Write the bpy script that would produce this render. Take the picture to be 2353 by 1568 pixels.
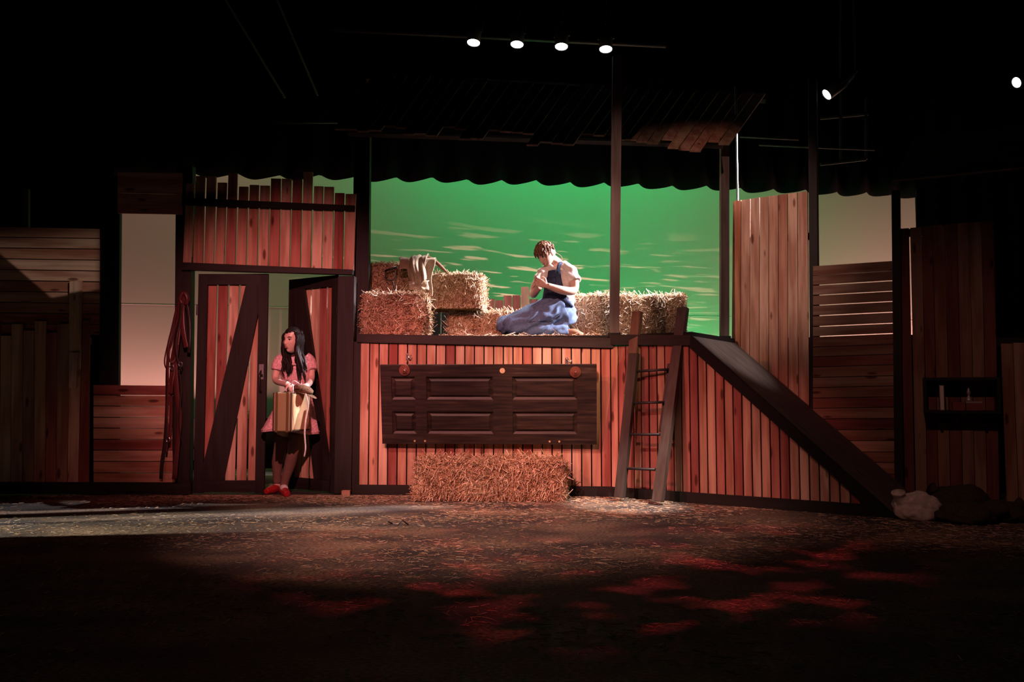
import bpy, bmesh, math, random
import numpy as np
from mathutils import Vector, Matrix, noise as mnoise

for o in list(bpy.data.objects):
    bpy.data.objects.remove(o, do_unlink=True)
R = random.Random(7)
NR = np.random.default_rng(11)
SC = bpy.context.scene
COL = SC.collection

# ------------------------------------------------------------------ camera
FPX, CX, CY = 1900.0, 1176.5, 784.0
CAM_Z = 0.915
PITCH = math.atan(0.065)
cd = bpy.data.cameras.new('camera')
cd.sensor_width = 36.0
cd.lens = 36.0 * FPX / 2353.0
cd.clip_end = 100
cam = bpy.data.objects.new('camera', cd)
COL.objects.link(cam)
cam.location = (0, 0, CAM_Z)
cam.rotation_euler = (math.pi / 2 + PITCH, 0, 0)
SC.camera = cam

# ------------------------------------------------------------------ world and exposure
w = bpy.data.worlds.new('dark_house')
SC.world = w
w.use_nodes = True
bg = w.node_tree.nodes['Background']
bg.inputs[0].default_value = (0.75, 0.9, 0.8, 1)
bg.inputs[1].default_value = 0.0035
SC.view_settings.view_transform = 'Standard'
SC.view_settings.look = 'None'
SC.view_settings.gamma = 1
SC.view_settings.use_curve_mapping = False
SC.view_settings.exposure = 0.0

# ------------------------------------------------------------------ stage lamps hung out of frame
def aim(o, target):
    d = Vector(target) - o.location
    o.rotation_euler = d.to_track_quat('-Z', 'Y').to_euler()

def spot(name, loc, target, power, color, angle, blend=0.5, size=0.05):
    l = bpy.data.lights.new(name, 'SPOT')
    l.energy = power
    l.color = color
    l.spot_size = math.radians(angle)
    l.spot_blend = blend
    l.shadow_soft_size = size
    o = bpy.data.objects.new(name, l)
    COL.objects.link(o)
    o.location = loc
    aim(o, target)
    return o

def gobo(o, build):
    """a metal pattern plate in the lantern: build(nt, u, v) returns a 0..1 socket"""
    l = o.data
    l.use_nodes = True
    l.shadow_soft_size = 0.0
    nt = l.node_tree
    em = nt.nodes['Emission']
    tc = nt.nodes.new('ShaderNodeTexCoord')
    sp = nt.nodes.new('ShaderNodeSeparateXYZ')
    nt.links.new(tc.outputs['Normal'], sp.inputs[0])
    def m(op, a, b=None, c=None):
        n = nt.nodes.new('ShaderNodeMath'); n.operation = op
        for i, x in enumerate((a, b, c)):
            if x is None: continue
            if isinstance(x, (int, float)): n.inputs[i].default_value = x
            else: nt.links.new(x, n.inputs[i])
        return n.outputs[0]
    az = m('ABSOLUTE', sp.outputs[2])
    u = m('DIVIDE', sp.outputs[0], az)
    v = m('DIVIDE', sp.outputs[1], az)
    s = build(nt, m, u, v)
    nt.links.new(s, em.inputs['Strength'])

def comb(nt, x, y):
    c = nt.nodes.new('ShaderNodeCombineXYZ')
    nt.links.new(x, c.inputs[0]); nt.links.new(y, c.inputs[1])
    return c.outputs[0]

def noise_tex(nt, vec, scale, detail=2.0):
    n = nt.nodes.new('ShaderNodeTexNoise')
    n.inputs['Scale'].default_value = scale
    n.inputs['Detail'].default_value = detail
    nt.links.new(vec, n.inputs['Vector'])
    return n.outputs['Fac']

def smooth(m, x, a, b):
    t = m('DIVIDE', m('SUBTRACT', x, a), b - a)
    n = m('MINIMUM', m('MAXIMUM', t, 0.0), 1.0)
    return m('MULTIPLY', m('MULTIPLY', n, n), m('SUBTRACT', 3.0, m('MULTIPLY', n, 2.0)))

def light_strip(name, loc, target, power, color, sx, sy=0.15):
    l = bpy.data.lights.new(name, 'AREA')
    l.shape = 'RECTANGLE'; l.size = sx; l.size_y = sy
    l.energy = power; l.color = color
    o = bpy.data.objects.new(name, l); COL.objects.link(o)
    o.location = loc
    aim(o, target)
    return o

PINK = (1.0, 0.27, 0.26)
# front of house pink wash on the platform, a little left of centre
spot('pink_wash_lantern', (-1.6, 0.6, 4.3), (-0.25, 7.5, 0.72), 1550, PINK, 22, 0.55, 0.03)
# steeper pink from the left: throws the ladder's shadow to the right
spot('pink_side_lantern', (-4.6, 2.6, 4.6), (1.05, 7.2, 0.65), 1250, (1.0, 0.25, 0.22), 18, 0.8, 0.02)
# pink on door wall
spot('pink_door_lantern', (-0.6, 0.8, 3.9), (-2.05, 7.6, 1.32), 2000, (1.0, 0.31, 0.31), 25, 1.0, 0.04)
# warm narrow lantern from the right on the platform front
spot('warm_front_lantern', (3.6, 2.2, 4.2), (0.45, 7.5, 1.05), 900, (1.0, 0.72, 0.43), 12, 0.6, 0.02)
# warm pink on the boards right of the platform
spot('loft_boards_lantern', (-3.0, 2.0, 5.0), (1.98, 7.8, 2.5), 1250, (1.0, 0.55, 0.46), 17, 0.8, 0.03)
spot('ramp_lantern', (2.9, 4.6, 6.0), (1.88, 7.52, 1.32), 1300, (1.0, 0.74, 0.68), 13, 0.9, 0.04)
# dim red far right
spot('dim_red_lantern', (0.2, 1.2, 5.0), (3.3, 6.9, 0.4), 180, (1.0, 0.42, 0.34), 32, 0.9, 0.05)
# loft front fill
spot('loft_front_lantern', (1.0, 1.4, 4.8), (0.2, 8.0, 1.85), 950, (1.0, 0.48, 0.38), 21, 0.7, 0.04)
# left slats
o = spot('left_slat_lantern', (1.5, 2.5, 4.5), (-4.1, 7.6, 2.18), 520, (1.0, 0.74, 0.64), 14, 0.3, 0)
def slat_cut(nt, m, u, v):
    a = m('MULTIPLY', m('SUBTRACT', 1.0, smooth(m, u, 0.022, 0.034)), m('SUBTRACT', 1.0, smooth(m, v, 0.0, 0.045)))
    d = m('ADD', m('MULTIPLY', u, 0.8), m('MULTIPLY', v, 0.6))
    return m('MULTIPLY', m('MULTIPLY', a, smooth(m, d, -0.034, -0.031)), smooth(m, v, -0.040, -0.036))
gobo(o, slat_cut)
# far left glow
spot('dim_door_lantern', (-3.2, 2.0, 3.6), (-3.35, 7.6, 0.3), 130, PINK, 20, 1.0, 0.05)
# cyclorama battens: overhead behind the border, and a ground row behind the masking
def cyc_row(name, x, gap, z, dz, power, color, size):
    """a row of lamps lying along the cyclorama, gap metres in front of it"""
    y = 9.89 + 0.2096 * (x + 7.4) - gap
    light_strip(name, (x, y, z), (x - 0.205 * gap, y + 0.979 * gap, z + dz), power, color, size)
cyc_row('cyc_green_batten', 0.8, 0.85, 5.6, -3.4, 66, (0.02, 1.0, 0.25), 4.4)
cyc_row('cyc_green_ground_row', 1.9, 0.9, 0.45, 2.2, 46, (0.02, 1.0, 0.27), 3.0)
cyc_row('cyc_pink_ground_row', -4.6, 0.7, 0.35, 2.2, 24, (1.0, 0.40, 0.32), 2.6)
cyc_row('cyc_pink_batten', -4.3, 0.8, 5.6, -3.2, 20, (1.0, 0.47, 0.38), 3.0)
cyc_row('cyc_pink_ground_row', 6.3, 0.8, 0.35, 2.2, 120, (1.0, 0.44, 0.36), 2.8)

# cloud projector
o = spot('cloud_projector', (0.9, 9.9, 0.7), (0.53, 11.66, 2.35), 330, (1.0, 0.42, 0.34), 150, 0.3, 0)
def clouds(nt, m, u, v):
    vec = comb(nt, m('MULTIPLY', u, 1.5), m('ADD', m('MULTIPLY', v, 24.0), m('MULTIPLY', u, 0.5)))
    n = noise_tex(nt, vec, 2.4, 4.0)
    a = m('MULTIPLY', smooth(m, n, 0.55, 0.63), m('SUBTRACT', 1.0, smooth(m, m('ABSOLUTE', u), 1.25, 1.6)))
    band = m('MULTIPLY', smooth(m, v, -0.45, -0.15), m('SUBTRACT', 1.0, smooth(m, v, 0.12, 0.30)))
    return m('MULTIPLY', a, band)
gobo(o, clouds)
spot('floor_wash_lantern', (-2.6, 2.4, 5.6), (-0.2, 6.3, 0.0), 1900, (1.0, 0.50, 0.44), 38, 1.0, 0.05)
spot('floor_patch_lantern', (2.9, 4.2, 5.6), (0.95, 6.95, 0.0), 5000, (1.0, 0.80, 0.74), 10, 0.9, 0.03)
# leaf breakup on the floor
o = spot('breakup_lantern', (0.6, 1.2, 6.0), (0.35, 5.0, 0.0), 950, (1.0, 0.08, 0.11), 34, 1.0, 0)
def leaves(nt, m, u, v):
    n = noise_tex(nt, comb(nt, m('ADD', m('MULTIPLY', u, 9.0), 3.7), m('MULTIPLY', v, 11.0)), 1.9, 1.5)
    return smooth(m, n, 0.5, 0.68)
gobo(o, leaves)
# shuttered side light raking the floor
o = spot('side_shutter_lantern', (-7.2, 5.0, 3.4), (-1.6, 6.15, 0.0), 1500, (1.0, 0.86, 0.72), 60, 0.3, 0)
def shutter(nt, m, u, v):
    a = m('MULTIPLY', smooth(m, u, -0.105, -0.09), m('SUBTRACT', 1.0, smooth(m, u, 0.075, 0.085)))
    line = m('SUBTRACT', 1.0, m('MULTIPLY', 0.75, m('SUBTRACT', 1.0, smooth(m, m('ABSOLUTE', m('ADD', u, 0.035)), 0.004, 0.012))))
    b = m('SUBTRACT', 1.0, smooth(m, v, -0.02, 0.22))
    return m('MULTIPLY', m('MULTIPLY', a, line), b)
gobo(o, shutter)

# ------------------------------------------------------------------ helpers
def ray(px, py):
    a = (px - CX) / FPX; b = (CY - py) / FPX
    return Vector((a, math.cos(PITCH) - b * math.sin(PITCH), math.sin(PITCH) + b * math.cos(PITCH)))

def at(px, py, Y):
    d = ray(px, py); k = Y / d.y
    return Vector((d.x * k, Y, CAM_Z + d.z * k))

def floor_at(px, py):
    d = ray(px, py); k = -CAM_Z / d.z
    return Vector((d.x * k, d.y * k, 0))

MATS = {}
def new_mat(name, base, rough=0.7, metal=0.0, spec=0.3):
    m = bpy.data.materials.new(name); m.use_nodes = True
    b = m.node_tree.nodes['Principled BSDF']
    b.inputs['Base Color'].default_value = (*base, 1)
    b.inputs['Roughness'].default_value = rough
    b.inputs['Metallic'].default_value = metal
    b.inputs['Specular IOR Level'].default_value = spec
    MATS[name] = m
    return m, m.node_tree, b

def N(nt, typ, **kw):
    n = nt.nodes.new(typ)
    for k, v in kw.items():
        setattr(n, k, v)
    return n

def ramp(nt, fac, stops):
    r = N(nt, 'ShaderNodeValToRGB')
    while len(r.color_ramp.elements) > 1:
        r.color_ramp.elements.remove(r.color_ramp.elements[-1])
    r.color_ramp.elements[0].position = stops[0][0]
    r.color_ramp.elements[0].color = (*stops[0][1], 1)
    for p, c in stops[1:]:
        e = r.color_ramp.elements.new(p); e.color = (*c, 1)
    nt.links.new(fac, r.inputs[0])
    return r.outputs[0]

def mul(nt, a, b, fac=1.0):
    n = N(nt, 'ShaderNodeMix', data_type='RGBA', blend_type='MULTIPLY')
    n.inputs[0].default_value = fac
    nt.links.new(a, n.inputs[6]); nt.links.new(b, n.inputs[7])
    return n.outputs[2]

def bump(nt, b, h, strength=0.4, dist=0.004):
    n = N(nt, 'ShaderNodeBump')
    n.inputs['Strength'].default_value = strength
    n.inputs['Distance'].default_value = dist
    nt.links.new(h, n.inputs['Height']); nt.links.new(n.outputs[0], b.inputs['Normal'])

def obj_vec(nt, scale, rnd=True):
    tc = N(nt, 'ShaderNodeTexCoord')
    v = tc.outputs['Object']
    if rnd:
        oi = N(nt, 'ShaderNodeObjectInfo')
        mm = N(nt, 'ShaderNodeMath', operation='MULTIPLY'); mm.inputs[1].default_value = 91.0
        nt.links.new(oi.outputs['Random'], mm.inputs[0])
        add = N(nt, 'ShaderNodeVectorMath', operation='ADD')
        nt.links.new(v, add.inputs[0]); nt.links.new(mm.outputs[0], add.inputs[1])
        v = add.outputs[0]
    mp = N(nt, 'ShaderNodeMapping')
    mp.inputs['Scale'].default_value = scale
    nt.links.new(v, mp.inputs[0])
    return mp.outputs[0]

def wood(name, grain, rough=0.75, knots=True, amt=0.75):
    """plank colour comes from each plank's own object colour"""
    m, nt, b = new_mat(name, (0.5, 0.3, 0.2), rough)
    oi = N(nt, 'ShaderNodeObjectInfo')
    n1 = noise_tex(nt, obj_vec(nt, grain), 1.0, 5.0)
    g = ramp(nt, n1, [(0.25, (0.72, 0.64, 0.6)), (0.5, (0.96, 0.94, 0.92)), (0.75, (1.12, 1.1, 1.08))])
    c = mul(nt, oi.outputs['Color'], g)
    big = tuple(0.3 * x if x > 5 else x * 0.9 for x in grain)
    n2 = noise_tex(nt, obj_vec(nt, big), 1.0, 2.0)
    g2 = ramp(nt, n2, [(0.38, (0.62, 0.40, 0.34)), (0.55, (1.0, 1.0, 1.0)), (0.7, (1.12, 1.1, 1.05))])
    c = mul(nt, c, g2, amt)
    if knots:
        vo = N(nt, 'ShaderNodeTexVoronoi')
        kn = tuple(9.0 if x > 5 else 2.6 for x in grain)
        nt.links.new(obj_vec(nt, kn), vo.inputs['Vector'])
        vo.inputs['Scale'].default_value = 1.0
        k = ramp(nt, vo.outputs['Distance'], [(0.0, (0.22, 0.14, 0.12)), (0.10, (0.35, 0.25, 0.22)), (0.16, (1, 1, 1))])
        c = mul(nt, c, k)
    nt.links.new(c, b.inputs['Base Color'])
    bump(nt, b, n1, 0.35, 0.003)
    return m

wood('cedar_vertical', (38, 38, 1.6))
wood('cedar_horizontal', (1.6, 38, 38))
wood('stain_vertical', (40, 40, 2), 0.6, False, 0.6)
wood('stain_horizontal', (2, 40, 40), 0.6, False, 0.6)

m, nt, b = new_mat('black_drape', (0.008, 0.008, 0.009), 0.95, 0, 0.05)
m, nt, b = new_mat('black_paint', (0.014, 0.013, 0.013), 0.8, 0, 0.15)
m, nt, b = new_mat('black_metal', (0.02, 0.02, 0.021), 0.45, 0.0, 0.4)
m, nt, b = new_mat('bright_metal', (0.75, 0.74, 0.72), 0.22, 1.0)
m, nt, b = new_mat('dull_metal', (0.30, 0.31, 0.30), 0.5, 1.0)
m, nt, b = new_mat('cyc_cloth', (0.78, 0.77, 0.74), 0.95, 0, 0.05)
n1 = noise_tex(nt, obj_vec(nt, (60, 60, 60), False), 1.0, 2.0)
bump(nt, b, n1, 0.08, 0.002)
m, nt, b = new_mat('lamp_lens', (1, 1, 1))
b.inputs['Emission Color'].default_value = (0.93, 0.92, 1.0, 1)
b.inputs['Emission Strength'].default_value = 9.0

# stage floor: painted black boards dusted with chaff
m, nt, b = new_mat('stage_floor', (0.04, 0.035, 0.03), 0.72, 0, 0.25)
v1 = noise_tex(nt, obj_vec(nt, (1.3, 2.4, 1), False), 1.0, 5.0)
v2 = noise_tex(nt, obj_vec(nt, (45, 80, 1), False), 1.0, 3.0)
mx = N(nt, 'ShaderNodeMath', operation='MULTIPLY')
nt.links.new(v1, mx.inputs[0]); nt.links.new(v2, mx.inputs[1])
c = ramp(nt, mx.outputs[0], [(0.15, (0.035, 0.033, 0.033)), (0.24, (0.085, 0.072, 0.062)), (0.33, (0.24, 0.175, 0.115)), (0.5, (0.42, 0.32, 0.21))])
nt.links.new(c, b.inputs['Base Color'])
bump(nt, b, v2, 0.5, 0.004)

# straw
def straw_mat(name, lo, mid, hi):
    m, nt, b = new_mat(name, mid, 0.5, 0, 0.45)
    ge = N(nt, 'ShaderNodeNewGeometry')
    c = ramp(nt, ge.outputs['Random Per Island'], [(0.0, lo), (0.45, mid), (1.0, hi)])
    nt.links.new(c, b.inputs['Base Color'])
    return m
straw_mat('straw_strand', (0.28, 0.15, 0.075), (0.54, 0.34, 0.19), (0.9, 0.76, 0.56))
m, nt, b = new_mat('straw_core', (0.2, 0.11, 0.045), 0.9, 0, 0.1)
n1 = noise_tex(nt, obj_vec(nt, (30, 30, 120)), 1.0, 4.0)
c = ramp(nt, n1, [(0.3, (0.07, 0.036, 0.014)), (0.6, (0.26, 0.15, 0.06))])
nt.links.new(c, b.inputs['Base Color'])
bump(nt, b, n1, 1.0, 0.012)

def cloth(name, base, scale=90, amt=0.25, rough=0.9):
    m, nt, b = new_mat(name, base, rough, 0, 0.1)
    n1 = noise_tex(nt, obj_vec(nt, (scale,) * 3), 1.0, 3.0)
    lo = tuple(x * (1 - amt) for x in base); hi = tuple(min(1, x * (1 + amt)) for x in base)
    c = ramp(nt, n1, [(0.3, lo), (0.7, hi)])
    nt.links.new(c, b.inputs['Base Color'])
    bump(nt, b, n1, 0.3, 0.002)
    return m
cloth('canvas_coat', (0.42, 0.33, 0.235), 60, 0.15)
cloth('canvas_coat_lining', (0.22, 0.12, 0.08), 60, 0.15)
cloth('denim', (0.10, 0.15, 0.26), 60, 0.2)
cloth('denim_dark', (0.035, 0.045, 0.085), 45, 0.4)
cloth('tee_shirt', (0.72, 0.64, 0.60), 40, 0.1)
cloth('dress_cloth', (0.72, 0.42, 0.45), 75, 0.4)
cloth('white_sack', (0.6, 0.54, 0.49), 30, 0.2)
cloth('burlap_dark', (0.05, 0.042, 0.032), 70, 0.4)
cloth('brown_felt', (0.13, 0.075, 0.045), 80, 0.5)
cloth('shaded_stocking', (0.20, 0.115, 0.09), 100, 0.1)  # dark tone includes painted shade for the legs
new_mat('white_cotton', (0.75, 0.7, 0.68), 0.8)
new_mat('skin_woman', (0.70, 0.47, 0.39), 0.5, 0, 0.35)
new_mat('skin_man', (0.60, 0.37, 0.29), 0.5, 0, 0.35)
new_mat('eye_white', (0.7, 0.66, 0.64), 0.3)
new_mat('eye_dark', (0.015, 0.01, 0.008), 0.2)
new_mat('lips', (0.42, 0.12, 0.12), 0.45)
new_mat('brow_dark', (0.02, 0.012, 0.01), 0.8)
m, nt, b = new_mat('hair_dark', (0.014, 0.009, 0.008), 0.55, 0, 0.2)
m, nt, b = new_mat('hair_brown', (0.16, 0.07, 0.035), 0.45, 0, 0.4)
n1 = noise_tex(nt, obj_vec(nt, (140, 140, 30)), 1.0, 3.0)
c = ramp(nt, n1, [(0.35, (0.06, 0.025, 0.014)), (0.65, (0.27, 0.13, 0.065))])
nt.links.new(c, b.inputs['Base Color']); bump(nt, b, n1, 0.7, 0.006)
new_mat('red_shoe', (0.45, 0.02, 0.025), 0.3, 0, 0.5)
new_mat('shoe_sole', (0.22, 0.10, 0.05), 0.7)
m, nt, b = new_mat('leather_red', (0.085, 0.016, 0.016), 0.32, 0, 0.6)
new_mat('leather_dark', (0.02, 0.011, 0.01), 0.35, 0, 0.5)
m, nt, b = new_mat('case_tan', (0.55, 0.33, 0.17), 0.55, 0, 0.3)
n1 = noise_tex(nt, obj_vec(nt, (14, 14, 14)), 1.0, 5.0)
c = ramp(nt, n1, [(0.3, (0.52, 0.30, 0.155)), (0.6, (0.60, 0.37, 0.2))])
nt.links.new(c, b.inputs['Base Color'])
new_mat('case_olive', (0.33, 0.26, 0.13), 0.6)
new_mat('case_band', (0.13, 0.085, 0.04), 0.6)
new_mat('case_trim', (0.06, 0.03, 0.018), 0.5)
new_mat('rosette_wood', (0.16, 0.055, 0.035), 0.45, 0, 0.4)
new_mat('mat_paper', (0.35, 0.3, 0.25), 0.8)
new_mat('mat_box_red', (0.22, 0.06, 0.045), 0.7)
new_mat('mat_tin', (0.45, 0.45, 0.43), 0.5, 0.6)
new_mat('rubber_black', (0.01, 0.01, 0.01), 0.6)
new_mat('pipe_dark', (0.05, 0.055, 0.05), 0.6)
new_mat('screw_pale', (0.55, 0.38, 0.25), 0.5)
# worn dark door
m, nt, b = new_mat('old_door', (0.03, 0.018, 0.014), 0.5, 0, 0.35)
n1 = noise_tex(nt, obj_vec(nt, (3, 30, 40)), 1.0, 6.0)
c = ramp(nt, n1, [(0.35, (0.010, 0.006, 0.006)), (0.62, (0.032, 0.019, 0.014)), (0.8, (0.08, 0.055, 0.036))])
nt.links.new(c, b.inputs['Base Color']); bump(nt, b, n1, 0.3, 0.002)

def obj(name, verts, faces, mat, parent=None, loc=None, smooth_=False, color=None):
    verts = np.asarray(verts, dtype=float).reshape(-1, 3)
    if loc is None:
        loc = 0.5 * (verts.min(0) + verts.max(0))
    loc = np.asarray(loc, dtype=float)
    me = bpy.data.meshes.new(name)
    me.from_pydata((verts - loc).tolist(), [], [tuple(int(i) for i in f) for f in faces])
    me.update()
    if smooth_:
        me.polygons.foreach_set('use_smooth', [True] * len(me.polygons))
    me.materials.append(MATS[mat])
    o = bpy.data.objects.new(name, me)
    COL.objects.link(o)
    o.location = loc
    if parent:
        o.parent = parent
        if parent.type == 'MESH':      # a sub-part: written in its thing's frame
            o.location = Vector(loc) - parent.location
    if color: o.color = (*color, 1)
    return o

def tag(o, label=None, cat=None, group=None, kind=None):
    if label: o['label'] = label
    if cat: o['category'] = cat
    if group: o['group'] = group
    if kind: o['kind'] = kind
    return o

def empty(name, loc=(0, 0, 0), rz=0.0, label=None, cat=None, group=None, kind=None):
    o = bpy.data.objects.new(name, None)
    o.empty_display_size = 0.1
    COL.objects.link(o)
    o.location = loc
    o.rotation_euler = (0, 0, rz)
    return tag(o, label, cat, group, kind)

def box_vf(x0, x1, y0, y1, z0, z1):
    v = [(x0, y0, z0), (x1, y0, z0), (x1, y1, z0), (x0, y1, z0), (x0, y0, z1), (x1, y0, z1), (x1, y1, z1), (x0, y1, z1)]
    f = [(0, 3, 2, 1), (4, 5, 6, 7), (0, 1, 5, 4), (1, 2, 6, 5), (2, 3, 7, 6), (3, 0, 4, 7)]
    return v, f

def box(name, x0, x1, y0, y1, z0, z1, mat, parent=None, color=None, loc=None):
    v, f = box_vf(x0, x1, y0, y1, z0, z1)
    return obj(name, v, f, mat, parent, loc, color=color)

def prism_vf(poly, y0, y1):
    n = len(poly)
    v = [(s, y0, z) for s, z in poly] + [(s, y1, z) for s, z in poly]
    f = [tuple(range(n)), tuple(range(2 * n - 1, n - 1, -1))]
    for i in range(n):
        j = (i + 1) % n
        f.append((j, i, i + n, j + n))
    return v, f

def prism(name, parent, poly, y0, y1, mat, color=None):
    a = sum(poly[i][0] * poly[(i + 1) % len(poly)][1] - poly[(i + 1) % len(poly)][0] * poly[i][1] for i in range(len(poly)))
    if a < 0: poly = poly[::-1]
    v, f = prism_vf(poly, y0, y1)
    return obj(name, v, f, mat, parent, color=color)

def join_vf(parts):
    V, F, k = [], [], 0
    for v, f in parts:
        V.extend([tuple(x) for x in v]); F.extend([tuple(i + k for i in q) for q in f]); k += len(v)
    return V, F

def tube_vf(pts, radii, seg=12, flat=None, cap=True, up=None):
    """swept tube; flat = list of (a, b) multipliers for the two section axes"""
    P = [Vector(p) for p in pts]; n = len(P)
    if isinstance(radii, (int, float)): radii = [radii] * n
    V, F = [], []
    prev = None
    for i in range(n):
        t = (P[min(i + 1, n - 1)] - P[max(i - 1, 0)]).normalized()
        if prev is None:
            ref = Vector(up) if up else (Vector((0, 1, 0)) if abs(t.y) < 0.8 else Vector((1, 0, 0)))
            a = (ref - t * ref.dot(t)).normalized()
        else:
            a = (prev - t * prev.dot(t)).normalized()
        prev = a
        bb = t.cross(a)
        fa, fb = flat[i] if isinstance(flat, list) else (flat or (1, 1))
        for k in range(seg):
            g = 2 * math.pi * k / seg
            V.append(tuple(P[i] + a * (math.cos(g) * radii[i] * fa) + bb * (math.sin(g) * radii[i] * fb)))
    for i in range(n - 1):
        for k in range(seg):
            k2 = (k + 1) % seg
            F.append((i * seg + k, i * seg + k2, (i + 1) * seg + k2, (i + 1) * seg + k))
    if cap:
        F.append(tuple(range(seg - 1, -1, -1)))
        F.append(tuple((n - 1) * seg + k for k in range(seg)))
    return V, F

def smooth_path(pts, n):
    """Catmull-Rom resample; entries may be any length tuples"""
    P = np.array(pts, dtype=float)
    P = np.vstack([2 * P[0] - P[1], P, 2 * P[-1] - P[-2]])
    m_ = len(P) - 3
    out = []
    for t in np.linspace(0, m_, n):
        i = min(int(t), m_ - 1); u = t - i
        p0, p1, p2, p3 = P[i:i + 4]
        out.append(0.5 * (2 * p1 + (p2 - p0) * u + (2 * p0 - 5 * p1 + 4 * p2 - p3) * u ** 2 + (3 * p1 - p0 - 3 * p2 + p3) * u ** 3))
    return np.array(out)

def ell_vf(c, r, M=None, nu=20, nv=14):
    V, F = [], []
    M = M or Matrix.Identity(3)
    c = Vector(c)
    for j in range(nv + 1):
        ph = math.pi * j / nv
        for i in range(nu):
            th = 2 * math.pi * i / nu
            d = Vector((r[0] * math.sin(ph) * math.cos(th), r[1] * math.sin(ph) * math.sin(th), r[2] * math.cos(ph)))
            V.append(tuple(c + M @ d))
    for j in range(nv):
        for i in range(nu):
            i2 = (i + 1) % nu
            F.append((j * nu + i, (j + 1) * nu + i, (j + 1) * nu + i2, j * nu + i2))
    return V, F

def disc_cyl(c, axis, r, h, seg=20):
    c = Vector(c); axis = Vector(axis).normalized()
    return tube_vf([c, c + axis * h], r, seg)

TMP = bpy.data.scenes.new('scratch')
def fused(name, parts, mat, voxel, parent=None, smooth_iter=3):
    """union of overlapping shapes as one continuous skin"""
    V, F = join_vf(parts)
    o = obj(name, V, F, mat, parent)
    rm = o.modifiers.new('r', 'REMESH'); rm.mode = 'VOXEL'; rm.voxel_size = voxel
    sm = o.modifiers.new('s', 'SMOOTH'); sm.iterations = smooth_iter; sm.factor = 0.5
    par = o.parent; o.parent = None
    COL.objects.unlink(o); TMP.collection.objects.link(o)
    TMP.view_layers[0].update(); dg = TMP.view_layers[0].depsgraph
    me = bpy.data.meshes.new_from_object(o.evaluated_get(dg))
    TMP.collection.objects.unlink(o); COL.objects.link(o); o.parent = par
    o.modifiers.clear()
    old = o.data; o.data = me; bpy.data.meshes.remove(old)
    me.name = name
    me.polygons.foreach_set('use_smooth', [True] * len(me.polygons))
    if not me.materials: me.materials.append(MATS[mat])
    return o

class Wall:
    """upright plane through two floor points; local x along it, local y away from the house, z up"""
    def __init__(s, A, B):
        s.A = Vector((A[0], A[1], 0)); B = Vector((B[0], B[1], 0))
        s.u = (B - s.A).normalized(); s.L = (B - s.A).length
        s.n = Vector((-s.u.y, s.u.x, 0))
        s.rz = math.atan2(s.u.y, s.u.x)
    def root(s, name, label, cat, **k):
        return empty(name, s.A, s.rz, label, cat, **k)
    def uv(s, px, py, off=0.0):
        d = ray(px, py); o = Vector((0, 0, CAM_Z))
        p0 = s.A + s.n * off
        k = (p0 - o).dot(s.n) / d.dot(s.n)
        p = o + d * k
        return ((p - p0).dot(s.u), p.z)
    def poly(s, pts, off=0.0):
        return [s.uv(x, y, off) for x, y in pts]
    def w(s, sx, y, z):
        p = s.A + s.u * sx + s.n * y
        return Vector((p.x, p.y, z))

CEDAR = [(0.60, 0.41, 0.30), (0.64, 0.46, 0.34), (0.56, 0.35, 0.25), (0.50, 0.28, 0.19), (0.40, 0.16, 0.12), (0.32, 0.11, 0.09), (0.60, 0.42, 0.30), (0.48, 0.30, 0.2)]
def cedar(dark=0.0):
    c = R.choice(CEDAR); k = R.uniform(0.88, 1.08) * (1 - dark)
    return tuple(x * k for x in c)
STAIN = (0.018, 0.0145, 0.012)
def stain(k=1.0):
    j = R.uniform(0.85, 1.15) * k
    return tuple(x * j for x in STAIN)

# ------------------------------------------------------------------ the setting
fl = obj('floor', *box_vf(-9, 9, -3, 15, -0.1, 0), 'stage_floor', loc=(0, 0, 0)); tag(fl, kind='structure')
wb = box('wall_back', -9, 9, 14.8, 15, 0, 8, 'black_drape'); tag(wb, kind='structure')
wl = box('wall_left', -9.2, -9, -3, 15, 0, 8, 'black_drape'); tag(wl, kind='structure')
wr = box('wall_right', 9, 9.2, -3, 15, 0, 8, 'black_drape'); tag(wr, kind='structure')
ce = box('ceiling', -9, 9, -3, 15, 8, 8.1, 'black_drape'); tag(ce, kind='structure')

# cyclorama
CYC = Wall((-7.4, 9.89), (8.2, 13.16))
V, F = [], []
nx, nz = 60, 24
for j in range(nz + 1):
    for i in range(nx + 1):
        s_ = CYC.L * i / nx
        V.append(tuple(CYC.w(s_, 0.015 * math.sin(s_ * 1.3), 5.6 * j / nz)))
for j in range(nz):
    for i in range(nx):
        a = j * (nx + 1) + i
        F.append((a, a + 1, a + nx + 2, a + nx + 1))
cyc = empty('cyclorama', CYC.w(CYC.L / 2, 0, 0), 0, 'wide pale cyclorama cloth washed in green and pink light at the back', 'backdrop')
V2 = [tuple(Vector(v) - cyc.location) for v in V]
V2 += [(v[0] - CYC.n.x * -0.02, v[1] + 0.02, v[2]) for v in V2]
k = len(V)
F2 = F + [tuple(i + k for i in reversed(f)) for f in F]
obj('cloth', V2, F2, 'cyc_cloth', cyc, smooth_=True)
zs = 2.06
p0, p1 = CYC.w(0.1, -0.012, zs), CYC.w(CYC.L - 0.1, -0.012, zs)
obj('seam', *tube_vf([tuple(CYC.w(q_, 0.015 * math.sin(q_ * 1.3) - 0.001, zs) - cyc.location) for q_ in np.linspace(0.1, CYC.L - 0.1, 121)], 0.005, 6), 'cyc_cloth', cyc)

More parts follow.
